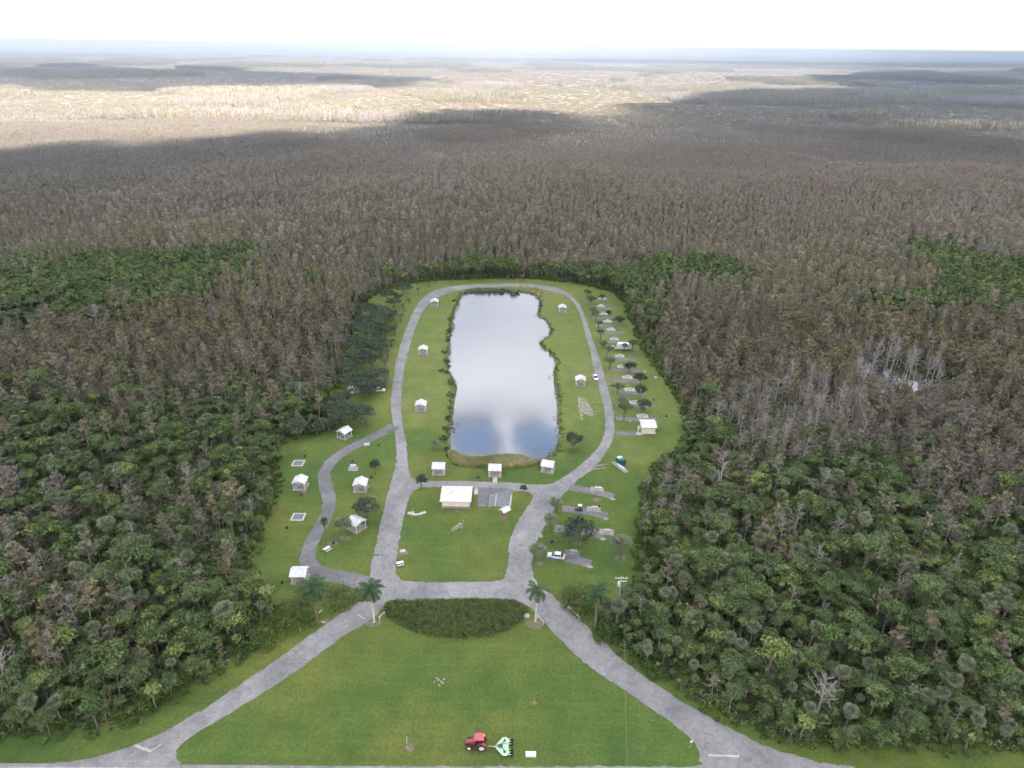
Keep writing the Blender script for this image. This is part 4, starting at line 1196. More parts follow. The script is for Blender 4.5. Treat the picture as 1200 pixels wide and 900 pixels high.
# the long hedge under the cross road: loose foliage over a lens shaped bed
HED = smooth(G([(450, 712), (458, 706), (490, 704.5), (540, 703.5), (590, 704), (609, 708), (619, 717), (612, 727), (596, 737), (572, 745), (540, 748.5), (505, 745), (476, 736), (456, 724)]), 4)
hp = np.array(HED); hx0, hy0 = hp.mean(0)
hb = MB(); random.seed(77)
hh = thing('hedge', 'long lens shaped olive hedge between the two royal palms', 'hedge', (hx0, hy0, 0.03))
cx_ = np.random.default_rng(5).uniform(hp.min(0), hp.max(0), (1900, 2))
okk = inside(HED, cx_[:, 0], cx_[:, 1]); dd_ = edge_dist(HED, cx_[:, 0], cx_[:, 1])
stm = MB()
for (a, b), d_ in zip(cx_[okk], dd_[okk]):
    h = min(2.0, .5 + 1.0 * d_) * rs(.72, 1.15); base = rs(.1, .9); r_ = rs(.38, .62)
    if random.random() < .12: stm.tube((a - hx0, b - hy0, 0), (a - hx0 + rs(-.2, .2), b - hy0, h * .8), .04, .02, 4)
    for w in range(30):
        e = rdir(); e[2] = e[2] * .8 + .25
        hb.tint = min(1, max(0, base + rs(-.25, .25)))
        p = np.array((a - hx0, b - hy0, h - r_)) + e * r_ * rs(.6, 1.1); p[2] = max(.05, p[2])
        hb.leaf(p, e + rdir() * .6 + np.array((0, 0, .35)), rs(.09, .19), .6)
hb.obj('foliage', 'hedge_leaves', hh); stm.obj('stem', 'brown_bark', hh)

# shore shrubs
SH = [(523, 424, 2.6, 2.6, 'dark rounded'), (527, 374, 1.6, 1.6, 'pale green'), (526, 388, 2.0, 2.2, 'dark leafy'), (525, 399, 1.4, 1.5, 'small dark'), (521, 412, 1.7, 1.6, 'straggly olive'), (517, 434, 1.6, 1.4, 'pale olive'), (524, 436, 1.2, 1.2, 'low olive'), (527, 449, 1.9, 2.4, 'tall grey green'), (527, 463, 1.6, 1.8, 'upright olive'), (527, 478, 1.3, 1.4, 'yellow green'), (525, 490, 1.5, 1.6, 'twiggy yellow'), (522, 502, 1.5, 1.7, 'wispy green'), (520, 514, 1.7, 2.0, 'dark leafy'), (524, 527, 1.3, 2.0, 'nearly black upright'), (532, 352, 1.3, 1.2, 'low green'), (588, 340, 1.9, 2.0, 'round dark'), (607, 341, 1.4, 1.4, 'green'), (560, 338, 1.4, 1.0, 'low green'), (634, 358, 1.2, 1.3, 'small dark'), (552, 340, 1.4, 1.0, 'low olive')]
for i, (a, b, r_, h, t_) in enumerate(SH):
    east = a > 560
    bush(a, b + 1, r_ * .82, h * .9, '%s shrub on the lake %s, %s' % (t_, 'north shore' if b < 345 else 'east shore' if east else 'west shore', ('near its top bend' if b < 375 else 'opposite the second white shelter' if b < 430 else 'opposite the third white shelter' if b < 492 else 'near its south west corner') if b >= 345 else ('at its east end' if a > 600 else 'at its middle' if a > 570 else 'at its west end')), 'oak_leaves' if 'dark' in t_ or 'black' in t_ else 'hedge_leaves', ncl=10, per=34, group='shrubs along the lake shore', seed=900 + i)

# low fringe of shore plants and reeds: uncountable
lk = np.array(LAKE)
def along(pts, step):
    p = np.array(pts); seg = np.linalg.norm(np.diff(np.vstack([p, p[:1]]), axis=0), axis=1)
    out = []
    for i in range(len(p)):
        n = max(1, int(seg[i] / step))
        for k in range(n):
            out.append(p[i] + (p[(i + 1) % len(p)] - p[i]) * (k + random.random()) / n)
    return np.array(out)
fr = along(LAKE, .55)
fr = np.vstack([fr + np.random.default_rng(k).normal(0, .7, fr.shape) for k in range(2)])
fringe = [shrub_parts(650 + i, .8, .9, 5, 16, .16) for i in range(3)]
scatter('shore_vegetation', fr[:, 0], fr[:, 1], rng.uniform(0, 6.28, len(fr)), rng.uniform(.25, .75, len(fr)) * (.45 + vnoise(fr[:, 0], fr[:, 1], 6, 8, 2)), rng.integers(0, 3, len(fr)), proto_objects('fringe', [join('fringe', [(b, 'vine_leaves' if k else 'hedge_leaves')]) for k, b in enumerate(fringe)]), z=-.1)
def reed_tuft(seed):
    random.seed(seed); c = MB()
    for k in range(26):
        a = rs(0, 6.28); r_ = .5 * math.sqrt(random.random()); x_, y_ = r_ * math.cos(a), r_ * math.sin(a)
        h = rs(1.0, 2.0); b = rs(0, 6.28); ln = rs(.1, .5); c.tint = rs(0, 1); w = .045
        c.add([(x_ - w * math.sin(b), y_ + w * math.cos(b), 0), (x_ + w * math.sin(b), y_ - w * math.cos(b), 0), (x_ + ln * .4 * math.cos(b) + w * math.sin(b), y_ + ln * .4 * math.sin(b) - w * math.cos(b), h * .65), (x_ + ln * .4 * math.cos(b) - w * math.sin(b), y_ + ln * .4 * math.sin(b) + w * math.cos(b), h * .65)], [(0, 1, 2, 3)])
        c.add([(x_ + ln * .4 * math.cos(b) + w * math.sin(b), y_ + ln * .4 * math.sin(b) - w * math.cos(b), h * .65), (x_ + ln * .4 * math.cos(b) - w * math.sin(b), y_ + ln * .4 * math.sin(b) + w * math.cos(b), h * .65), (x_ + ln * math.cos(b), y_ + ln * math.sin(b), h)], [(0, 1, 2)])
    return c
REED = smooth(G([(526, 531), (530, 541), (541, 546.5), (560, 548), (600, 547.5), (628, 545.5), (638, 543), (636, 541), (622, 541), (612, 536), (590, 535), (565, 537.5), (545, 537), (533, 531)]), 3)
rp = np.array(REED); q = rng.uniform(rp.min(0), rp.max(0), (9000, 2)); q = q[inside(REED, q[:, 0], q[:, 1])][:2600]
q2 = G([(612, 337.5), (618, 338), (625, 339), (632, 342), (633, 346)]); q2 = np.repeat(np.array(q2), 24, 0) + rng.normal(0, 1.3, (120, 2))
q = np.vstack([q, q2])
scatter('reeds', q[:, 0], q[:, 1], rng.uniform(0, 6.28, len(q)), rng.uniform(.6, 1.05, len(q)), rng.integers(0, 4, len(q)), proto_objects('reed', [reed_tuft(i).mesh('reed', 'reed_leaves') for i in range(4)]), z=-.3)

# ------------------------------------------------------------------ built things
def gable(name, o, w, d, ez, rz_, th=.06, mat='white_roof', rib=True):
    """two roof panels (w along the ridge, d across), eaves at ez and ridge at rz_"""
    for sg in (-1, 1):
        m = MB()
        a = [(-w / 2, 0.0, rz_), (w / 2, 0.0, rz_), (w / 2, sg * d / 2, ez), (-w / 2, sg * d / 2, ez)]
        if sg > 0: a = a[::-1]
        n = len(a)
        m.add(a + [(x_, y_ + sg * .002, z_ - th) for x_, y_, z_ in a], [tuple(range(n))[::-1], tuple(range(n, 2 * n))] + [(i, (i + 1) % n, n + (i + 1) % n, n + i) for i in range(n)])
        p = m.obj('roof_panel', mat, o)
        if rib:
            r_ = MB(); k = int(w / .45)
            sl = math.atan2(rz_ - ez, d / 2)
            for i in range(k + 1):
                x_ = -w / 2 + .04 + (w - .08) * i / k
                r_.add([(x_ - .02, 0, rz_ + .004), (x_ + .02, 0, rz_ + .004), (x_ + .02, sg * d / 2, ez + .004), (x_ - .02, sg * d / 2, ez + .004), (x_ - .02, 0, rz_ + .034), (x_ + .02, 0, rz_ + .034), (x_ + .02, sg * d / 2, ez + .034), (x_ - .02, sg * d / 2, ez + .034)], [(4, 5, 6, 7) if sg < 0 else (7, 6, 5, 4), (0, 4, 7, 3), (1, 2, 6, 5), (2, 3, 7, 6), (0, 1, 5, 4)])
            r_.obj('roof_rib', mat, p)
    m = MB(); m.box((0, 0, rz_ + .03), (w + .02, .22, .05)); m.obj('ridge_cap', mat, o)

def table_parts(o, z=0.0, top='grey_wood'):
    for k in range(4):
        m = MB(); m.box((0, -.285 + .19 * k, z + .75), (1.83, .175, .04)); m.obj('plank', top, o)
    for sg in (-1, 1):
        m = MB(); m.box((0, sg * .72, z + .45), (1.83, .27, .04)); m.obj('bench', top, o)
    for sx in (-.6, .6):
        m = MB()
        m.tube((sx, -.75, z), (sx, -.25, z + .72), .035, .035, 5); m.tube((sx, .75, z), (sx, .25, z + .72), .035, .035, 5); m.box((sx, 0, z + .41), (.06, 1.6, .06))
        m.obj('leg', 'dark_metal', o)
def picnic_table(px, py, rz, label, top='grey_wood', z=.03, dx=0, dy=0, group='picnic tables of the campground'):
    xx, yy = P(px, py)
    o = thing('picnic_table', label, 'picnic table', (xx + dx, yy + dy, z), rz, group)
    table_parts(o, 0, top)
    return o

def shelter(px, py, rz, label, size=3.95, tbl=True, where=''):
    xx, yy = P(px, py)
    o = thing('picnic_shelter', label, 'shelter', (xx, yy, .03), rz, 'white roofed picnic shelters')
    m = MB(); m.box((0, 0, .06), (size + .2, size + .2, .12)); m.obj('concrete_pad', 'concrete', o, bevel=.02)
    w = size / 2 - .35
    for sx in (-1, 1):
        for sy in (-1, 1):
            m = MB(); m.box((sx * w, sy * w, 1.24), (.14, .14, 2.25)); m.obj('post', 'white_paint', o)
    for sy in (-1, 1):
        m = MB(); m.box((0, sy * w, 2.42), (size, .10, .18)); m.obj('beam', 'white_paint', o)
    for sx in (-1, 1):
        m = MB(); m.prism([(-size / 2 + .25, 0), (size / 2 - .25, 0), (0, .80)], -.03, .03)
        g_ = m.obj('gable_end', 'white_paint', o); g_.location = (sx * (size / 2 - .28), 0, 2.5); g_.rotation_euler = (0, 0, math.pi / 2)
    gable('roof', o, size + .15, size + .15, 2.44, 3.42)
    if tbl:
        t_ = picnic_table(px, py, rz, 'grey picnic table on the pad under ' + where, z=.155)
    return o
SHL = [(404, 512, 1.05, 'white picnic shelter with open posts by the oak grove, turned to the campsite road', 'the turned shelter by the oak grove'),
       (352.5, 571, math.pi / 2, 'white gabled picnic shelter on the west lawn between two framed tent pads', 'the shelter between the framed tent pads'),
       (423, 573.5, math.pi / 2, 'white gabled picnic shelter on the west lawn inside the curve of the campsite road', 'the shelter inside the curving campsite road'),
       (418.5, 619, -.62, 'tilted white picnic shelter half hidden by a palm and an oak', 'the tilted shelter half hidden by an oak'),
       (352, 679, .03, 'white picnic shelter at the south west corner above the shaggy palm', 'the south western shelter above the shaggy palm'),
       (514.5, 553.5, 0, 'white picnic shelter on the grass at the west end of the reeds', 'the shelter at the west end of the reeds'),
       (580, 555.5, 0, 'white picnic shelter south of the lake with a short footpath to the road', 'the shelter with the short footpath'),
       (642, 551, -.25, 'slightly turned white picnic shelter at the east end of the reeds', 'the shelter at the east end of the reeds'),
       (493.5, 480, math.pi / 2, 'white gabled shelter on the west lake lawn, southernmost of its three', 'the southernmost west lake lawn shelter'),
       (496, 414.5, math.pi / 2, 'white gabled shelter on the west lake lawn, middle of its three', 'the middle west lake lawn shelter'),
       (509.5, 358, math.pi / 2, 'white gabled shelter on the west lake lawn by the top bend', 'the west lake lawn shelter by the top bend'),
       (659, 365, math.pi / 2, 'white gabled shelter on the east lake lawn by the top bend', 'the east lake lawn shelter by the top bend'),
       (680, 450.5, math.pi / 2, 'white gabled shelter on the east lake lawn above the bare sandy patch', 'the shelter above the bare sandy patch')]
for a, b, rz, lb, wh in SHL:
    shelter(a, b, rz, lb, where=wh)

def framed_pad(px, py, label, rz=0.0):
    xx, yy = P(px, py)
    o = thing('tent_pad', label, 'tent pad', (xx, yy, .035), rz)
    m = MB(); m.box((0, 0, .03), (2.7, 2.7, .06)); m.obj('gravel_bed', 'grey_gravel', o)
    for sx, sy, lx, ly in ((0, 1.55, 3.7, .5), (0, -1.55, 3.7, .5), (1.6, 0, .5, 2.58), (-1.6, 0, .5, 2.58)):
        m = MB(); m.box((sx, sy, .05), (lx, ly, .10)); m.obj('border', 'pale_concrete', o)
framed_pad(349.5, 543, 'framed gravel tent pad on the west lawn north of the gabled shelter')
framed_pad(349.5, 606, 'framed gravel tent pad on the west lawn south of the gabled shelter')
def slab_thing(name, px, py, d, rz, mat, label, cat, z=.035):
    xx, yy = P(px, py)
    o = thing(name, label, cat, (xx, yy, z), rz)
    m = MB(); m.box((0, 0, d[2] / 2), d); m.obj('slab', mat, o, bevel=.015)
    return o
slab_thing('concrete_pad', 414, 549.5, (3.0, 2.6, .1), 0, 'concrete', 'pale concrete table pad on the west lawn north of the gabled shelter', 'pad')
picnic_table(414, 548, 0, 'white topped picnic table on its own pad on the west lawn', 'white_paint', .145)
picnic_table(430, 522.5, .25, 'white picnic table on the grass by the upper campsite road', 'white_paint')
picnic_table(383.5, 645, .95, 'white picnic table beside the tall thin palm', 'white_paint')
picnic_table(469, 662, .4, 'small white table on the lawn corner by the west road', 'white_paint')

def fire_ring(px, py, label):
    xx, yy = P(px, py)
    o = thing('fire_ring', label, 'fire ring', (xx, yy, .035), 0, 'fire rings of the campground')
    m = MB(); n = 14
    for k in range(n):
        a0, a1 = 2 * math.pi * k / n, 2 * math.pi * (k + 1) / n
        q_ = [(.42 * math.cos(a0), .42 * math.sin(a0)), (.42 * math.cos(a1), .42 * math.sin(a1)), (.36 * math.cos(a1), .36 * math.sin(a1)), (.36 * math.cos(a0), .36 * math.sin(a0))][::1]
        m.slab(q_, 0, .32)
    m.obj('ring', 'dark_metal', o)
    m = MB()
    for k in range(6): m.box((0, -.25 + .1 * k, .335), (.72 - abs(k - 2.5) * .07, .02, .02))
    m.obj('grate', 'dark_metal', o)
for a, b, lb in [(357, 535, 'black fire ring beyond the northern framed tent pad'), (353, 581, 'black fire ring in the soil before the shelter between the tent pads'), (336, 619, 'black fire ring near the woods by the southern tent pad'), (444, 522, 'fire ring on the grass beside the upper white picnic table'), (413, 541, 'fire ring behind the white topped table on its pad'), (435, 560, 'fire ring at the foot of the slim dark oak'), (391, 637, 'fire ring in the soil by the tall thin palm'), (766, 469, 'black grill ring on the eastern grass, the northern one'), (781, 488, 'black grill ring on the eastern grass, the southern one'), (702, 594, 'black fire ring by the thin grey tree'), (560, 560, 'small dark fire ring west of the shelter with a footpath'), (331, 683, 'fire ring on the grass left of the south western shelter')]:
    fire_ring(a, b, lb)

# east campsites: spur, table pad, table
SITES = [(686, 352.5, 713, 351.5), (690, 362, 718, 361.5), (694, 372.5, 722, 372), (698, 382, 728, 381), (701, 390, 732, 390), (704, 400.5, 735, 400.5), (707, 408.5, 738, 409), (711, 421, 745, 421), (714, 433.5, 750, 435), (717, 446, 752, 447), (720, 460, 758, 461), (721, 475, 766, 476), (722, 491, 770, 492)]
SLAB = [(706, 350), (704, 359), (707, 368), (712, 377), (716, 386.5), (720, 397.5), (0, 0), (726, 417.5), (729, 430), (735, 442.5), (738, 457), (744, 472), (753, 488)]
for i, ((a, b, c, d), (e, f)) in enumerate(zip(SITES, SLAB)):
    line((a, b), (c, d), 3.1, 'dark_asphalt', .056 + .0004 * i, 'campsite_spur')
    if e:
        nth = ['northernmost', 'second', 'third', 'fourth', 'fifth', 'sixth', 'seventh', 'eighth', 'ninth', 'tenth', 'eleventh', 'twelfth', 'southernmost'][i]
        slab_thing('concrete_pad', e, f, (4.0, 2.8, .1), 0, 'pale_concrete', 'pale table pad of the %s campsite in the upper east row' % nth, 'pad', .05)
        picnic_table(e, f, rs(-.15, .15), 'picnic table on the pad of the %s campsite in the upper east row' % nth, 'white_paint' if i in (1, 3, 4) else 'grey_wood', .155)
LOW = [((667, 571), (700, 577), (719, 582), 700, 574, 'white_paint'), ((659, 596), (690, 600), (711, 605), 696, 597, 'concrete'), ((650, 619), (690, 624), (708, 629), 711, 624, 'concrete'), ((641, 651), (668, 655), (692, 661), 671, 648.5, 'grey_gravel')]
NM = ['with the thin grey tree', 'with the dark cart', 'behind the wide oak', 'with the silver car']
for i, (p0, p1, p2, e, f, mt) in enumerate(LOW):
    sheet('campsite_spur', strip(G([p0, p1, p2]), 3.2), [], .062 + .0005 * i, 'dark_asphalt')
    slab_thing('concrete_pad', e, f, (3.9, 2.6, .1), -.1, 'concrete' if mt == 'white_paint' else mt, 'low table pad of the lower east campsite ' + NM[i], 'pad', .05)
    picnic_table(e + 1, f, -.1, 'picnic table on the pad of the lower east campsite ' + NM[i], mt if mt == 'white_paint' else 'grey_wood', .155)
    blob('grey_patch', p2[0] - 1, p2[1] + 3, 0.8, .6, 'concrete', .064 + .0005 * i, 30 + i)

# stones
def stone(px, py, r_, label, mat='limestone', flat=.6):
    xx, yy = P(px, py); random.seed(int(px * 3 + py)); m = MB(); n = 8
    rg = []
    for j, (zz, k) in enumerate(((0, 1.0), (.35, 1.08), (.75, .8), (1.0, .35))):
        rg.append([(r_ * k * rs(.82, 1.18) * math.cos(6.283 * q / n), r_ * k * rs(.82, 1.18) * math.sin(6.283 * q / n), zz * r_ * flat * 1.3) for q in range(n)])
    vs = [v for r2 in rg for v in r2]; fs = []
    for j in range(3):
        fs += [(j * n + q, j * n + (q + 1) % n, (j + 1) * n + (q + 1) % n, (j + 1) * n + q) for q in range(n)]
    fs.append(tuple(range(3 * n, 4 * n)))
    m.add(vs, fs)
    return tag(m.obj('stone', mat, None, (xx, yy, .03), rs(0, 6)), label, 'stone')
stone(756, 437, .75, 'upright white stone on the eastern grass by the forest edge', flat=1.1)
stone(768, 443, .8, 'flat white stone nearest the eastern forest edge')
stone(617, 722, .7, 'white boulder at the east end of the long hedge')
stone(634, 629, .55, 'small pale stone on the verge below the middle cabbage palm', flat=1.0)
stone(716, 455, .35, 'small white stone at a campsite mouth'); stone(738, 494, .45, 'white stone at the mouth of the southernmost upper campsite')
for i, (a, b) in enumerate([(697, 468), (699, 477), (701, 482), (703, 479), (694, 472), (698, 486)]):
    stone(a, b, .22, 'small white stone beside the bare sandy patch by the east road').__setitem__('group', 'white stones beside the bare sandy patch')
for i, (a, b, r_) in enumerate([(512, 795, .2), (517, 799, .22), (520, 796, .22), (515, 803, .2), (509, 799, .16), (519, 801, .18), (514, 797, .24)]):
    stone(a, b, r_, 'whitish lump of rubble in the little pile on the front lawn', flat=.5).__setitem__('group', 'rubble lumps on the front lawn')
def twig(a, b, label):
    x0, y0 = P(*a); x1, y1 = P(*b)
    m = MB(); m.path([(0, 0, .03), ((x1 - x0) * .5 + .12, (y1 - y0) * .5, .06), (x1 - x0, y1 - y0, .03)], [.035, .03, .012], 5)
    tag(m.obj('fallen_branch', 'brown_bark', None, (x0, y0, .03)), label, 'branch')
twig((505, 788), (513, 800), 'thin dark branch lying north west of the rubble on the front lawn')
twig((524, 800), (535, 813), 'thin dark branch lying south east of the rubble on the front lawn')

# restrooms -------------------------------------------------------------
def hip_restroom():
    xx, yy = P(535, 587.5)
    o = thing('restroom', 'cream restroom building with a hipped white roof beside the parking lot', 'building', (xx, yy, .03))
    w, d, h = 7.6, 6.4, 2.55
    m = MB(); m.box((0, 0, .05), (w + .8, d + .8, .1)); m.obj('foundation', 'concrete', o)
    for sx, sy, lx, ly in ((0, -d / 2, w, .2), (0, d / 2, w, .2), (-w / 2 + .1, 0, .2, d - .2), (w / 2 - .1, 0, .2, d - .2)):
        m = MB(); m.box((sx, sy, .1 + h / 2), (lx, ly, h)); wl = m.obj('wall', 'cream_wall', o)
    m = MB()
    m.box((0, -d / 2 - .115, .32), (w + .04, .03, .42)); m.obj('plinth', 'concrete', o)
    for xs in (-2.4, 0, 2.4):
        m = MB(); m.box((xs, -d / 2 - .11, 2.2), (.9, .03, .35)); f_ = m.obj('vent', 'grey_wood', o)
    for sy in (-1.5, 1.5):
        m = MB(); m.box((w / 2 + .03, sy, 1.15), (.06, 1.0, 2.05)); dr = m.obj('door', 'grey_wood', o)
        m = MB(); m.box((w / 2 + .09, sy + .36, 1.1), (.05, .05, .16)); m.obj('handle', 'galvanised', dr)
    W2, D2, e, r_, rl = 4.5, 3.95, 2.6, 3.75, .9
    c = [(-W2, -D2, e), (W2, -D2, e), (W2, D2, e), (-W2, D2, e)]; a, b = (-rl, 0, r_), (rl, 0, r_)
    for q in ([c[0], c[1], b, a], [c[1], c[2], b], [c[2], c[3], a, b], [c[3], c[0], a]):
        m = MB(); n = len(q)
        m.add(q + [(x_ * .998, y_ * .998, z_ - .1) for x_, y_, z_ in q], [tuple(range(n)), tuple(range(2 * n - 1, n - 1, -1))] + [((i + 1) % n, i, n + i, n + (i + 1) % n) for i in range(n)])
        p = m.obj('roof_panel', 'warm_roof', o)
    m = MB()
    for q, s_ in ((c[0], a), (c[1], b), (c[2], b), (c[3], a), (a, b)):
        m.tube((q[0], q[1], q[2] + .03), (s_[0], s_[1], s_[2] + .03), .07, .07, 5)
    m.obj('ridge_cap', 'warm_roof', o)
    for sx, sy, lx, ly in ((0, -D2 + .02, 2 * W2, .04), (0, D2 - .02, 2 * W2, .04), (-W2 + .02, 0, .04, 2 * D2 - .1), (W2 - .02, 0, .04, 2 * D2 - .1)):
        m = MB(); m.box((sx, sy, e - .17), (lx, ly, .15)); m.obj('fascia', 'white_paint', o)
hip_restroom()
def small_restroom():
    xx, yy = P(758.5, 504.5)
    o = thing('restroom', 'small cream restroom with a plain white roof on the eastern grass', 'building', (xx, yy, .03))
    w, d, h = 4.4, 4.6, 2.6
    m = MB(); m.box((0, 0, .05), (w + 1.0, d + .6, .1)); m.obj('foundation', 'pale_concrete', o)
    for sx, sy, lx, ly in ((0, -d / 2, w, .2), (0, d / 2, w, .2), (-w / 2 + .1, 0, .2, d - .2), (w / 2 - .1, 0, .2, d - .2)):
        m = MB(); m.box((sx, sy, .1 + h / 2), (lx, ly, h)); m.obj('wall', 'cream_wall', o)
    m = MB(); m.box((-w / 2 - .03, .4, 1.15), (.06, 1.0, 2.05)); dr = m.obj('door', 'grey_wood', o)
    m = MB(); m.box((-w / 2 - .08, .75, 1.1), (.05, .05, .16)); m.obj('handle', 'galvanised', dr)
    for xs in (-1.2, 1.2):
        m = MB(); m.box((xs, -d / 2 - .115, 2.3), (.8, .03, .3)); m.obj('vent', 'grey_wood', o)
    gable('roof', o, 5.4, 6.1, 2.72, 3.35, .1, 'warm_roof')
    for sx in (-1, 1):
        m = MB(); m.prism([(-d / 2, 0), (d / 2, 0), (0, .5)], -.05, .05); g_ = m.obj('gable_end', 'cream_wall', o); g_.location = (sx * (w / 2 - .06), 0, 2.7); g_.rotation_euler = (0, 0, math.pi / 2)
    m = MB(); m.box((-w / 2 - 1.1, -.6, .95), (.12, 2.2, 1.8)); m.obj('privacy_screen', 'white_paint', o)
small_restroom()
def kiosk():
    xx, yy = P(591.5, 606)
    o = thing('notice_kiosk', 'small white gabled notice kiosk on a worn strip at the parking lot corner', 'kiosk', (xx, yy, .03), .75)
    for sx in (-.9, .9):
        m = MB(); m.box((sx, 0, 1.25), (.14, .14, 2.5)); m.obj('post', 'wood_post', o)
    m = MB(); m.box((0, 0, 1.5), (1.6, .08, 1.1)); m.obj('notice_board', 'wood_post', o)
    gable('roof', o, 2.8, 2.3, 2.5, 3.1, .08)
kiosk()

def post_thing(name, px, py, h, r_, mat, label, cat, lean=(0, 0)):
    xx, yy = P(px, py)
    o = thing(name, label, cat, (xx, yy, .03))
    m = MB(); m.tube((0, 0, 0), (lean[0], lean[1], h), r_, r_ * .9, 8); m.obj('post', mat, o)
    return o
o = post_thing('water_tap', 483.5, 601, 1.3, .06, 'galvanised', 'white water tap post at the west end of the pale path on the island lawn', 'water tap')
m = MB(); m.box((.0, -.12, 1.1), (.08, .24, .08)); m.obj('spout', 'galvanised', o); m = MB(); m.box((0, 0, .06), (.9, .9, .12)); m.obj('base', 'pale_concrete', o)
o = post_thing('water_tap', 543.5, 612, .9, .05, 'white_paint', 'short white tap post at the head of the bare strip on the island lawn', 'water tap')
m = MB(); m.box((0, -.1, .75), (.07, .2, .07)); m.obj('spout', 'galvanised', o)
slab_thing('hatch_cover', 536, 599.5, (1.7, .9, .14), 0, 'grey_gravel', 'grey hatch cover in the grass below the restroom wall', 'hatch')
slab_thing('utility_slab', 472, 646, (1.4, 1.1, .15), .3, 'pale_concrete', 'pale concrete slab in worn soil on the west edge of the island lawn', 'slab')
slab_thing('road_patch', 441, 650.5, (1.3, .55, .07), 0, 'dark_metal', 'dark patch plate lying on the west road', 'plate', .066)
# sign boards
def sign(px, py, w, h, z, rz, mat, label, pm='galvanised', post2=False):
    xx, yy = P(px, py)
    o = thing('sign', label, 'sign', (xx, yy, .03), rz)
    for sx in ((-w * .35, w * .35) if post2 else (0,)):
        m = MB(); m.tube((sx, 0, 0), (sx, 0, z + h), .035, .035, 6); m.obj('post', pm, o)
    m = MB(); m.box((0, -.05, z + h / 2), (w, .03, h)); m.obj('board', mat, o)
sign(599, 548, .9, .9, .7, 0, 'yellow_paint', 'yellow diamond like warning sign at the reeds')
sign(809, 876, .6, .6, 1.4, .3, 'white_paint', 'small white sign on the grass at the east road mouth')
sign(609, 548, .4, .5, 1.9, 0, 'white_paint', 'thin white post sign among the reeds by the yellow sign')
# leaning post with soil
o = post_thing('leaning_post', 476.5, 877, 2.6, .10, 'grey_wood', 'leaning weathered post in bare soil on the front lawn near the highway', 'post', (.12, .5))
m = MB(); m.box((.05, .1, .9), (.12, .3, .5)); m.obj('meter_box', 'dark_metal', o)
# low white utility vault by the mower
xx, yy = P(622, 885)
o = thing('utility_vault', 'low white rectangular utility vault on the lawn beside the green mower', 'utility box', (xx, yy, .03))
m = MB(); m.box((0, 0, .2), (1.95, 1.05, .4)); m.obj('body', 'white_paint', o, bevel=.03)
m = MB(); m.box((.1, 0, .415), (1.0, .5, .03)); m.obj('hatch', 'galvanised', o)
# sapling
xx, yy = P(626, 824)
o = thing('sapling', 'spindly sapling in a ring of bare soil on the front lawn', 'tree', (xx, yy, .03))
m = MB(); m.path([(0, 0, 0), (.05, .05, 1.2), (-.05, 0, 2.4)], [.04, .03, .015], 5); m.obj('trunk', 'pale_bark', o)
c = MB(); random.seed(4)
for k in range(90):
    c.tint = rs(0, 1); c.leaf((rs(-.5, .5), rs(-.4, .4), rs(1.1, 2.7)), rdir(), rs(.05, .13), .5)
c.obj('crown', 'vine_leaves', o)

# gate poles at the junction
def gate(px, py, qx, qy, label):
    x0, y0 = P(px, py); x1, y1 = P(qx, qy)
    o = thing('gate_pole', label, 'gate', (x0, y0, .03))
    m = MB(); m.tube((0, 0, 0), (0, 0, 1.15), .09, .09, 8); m.obj('post', 'white_paint', o)
    m = MB(); m.tube((0, 0, 1.0), (x1 - x0, y1 - y0, 1.0), .07, .06, 6); m.tube((x1 - x0, y1 - y0, .0), (x1 - x0, y1 - y0, 1.0), .05, .05, 6); m.obj('bar', 'white_paint', o)
gate(665.5, 714, 678.5, 727, 'white swing gate pole standing open by the brown thicket')
gate(630, 725, 637, 732.5, 'white swing gate pole at the foot of the east royal palm')
gate(445, 727, 451, 721, 'short white gate pole at the foot of the west royal palm')

# power pole with crossarms and its wire to the highway
ux, uy = P(724, 717); 
o = thing('utility_pole', 'wooden utility pole with white crossarms in the thicket by the leaning royal palm', 'utility pole', (ux, uy, .03))
m = MB(); m.tube((0, 0, 0), (0, 0, 10.6), .17, .12, 8); m.obj('pole', 'grey_wood', o)
for z_, w_, yo in ((10.2, 2.9, -.16), (9.3, 2.0, -.16)):
    m = MB(); m.box((.3 if z_ < 10 else 0, yo, z_), (w_, .10, .11)); m.obj('crossarm', 'white_paint', o)
for xs, z_ in ((-1.3, 10.28), (0.5, 10.28), (1.3, 10.28), (1.2, 9.38)):
    m = MB(); m.tube((xs, -.16, z_), (xs, -.16, z_ + .28), .09, .06, 6); m.obj('insulator', 'white_paint', o)
m = MB(); m.tube((-.45, -.2, 7.9), (-.45, -.2, 8.9), .27, .27, 10); m.obj('transformer', 'white_paint', o)
vx, vy = P(729.5, 960)
m = MB(); n = 16; pp = []
for k in range(n + 1):
    t_ = k / n; pp.append(((vx - ux) * t_ + .5 * (1 - t_), (vy - uy) * t_ - .16, 10.5 - 5 * t_ * (1 - t_)))
m.path(pp, [.007] * (n + 1), 4)
tag(m.obj('power_wire', 'galvanised', None, (ux, uy, .03)), 'thin power wire running from the utility pole over the front lawn', 'wire')

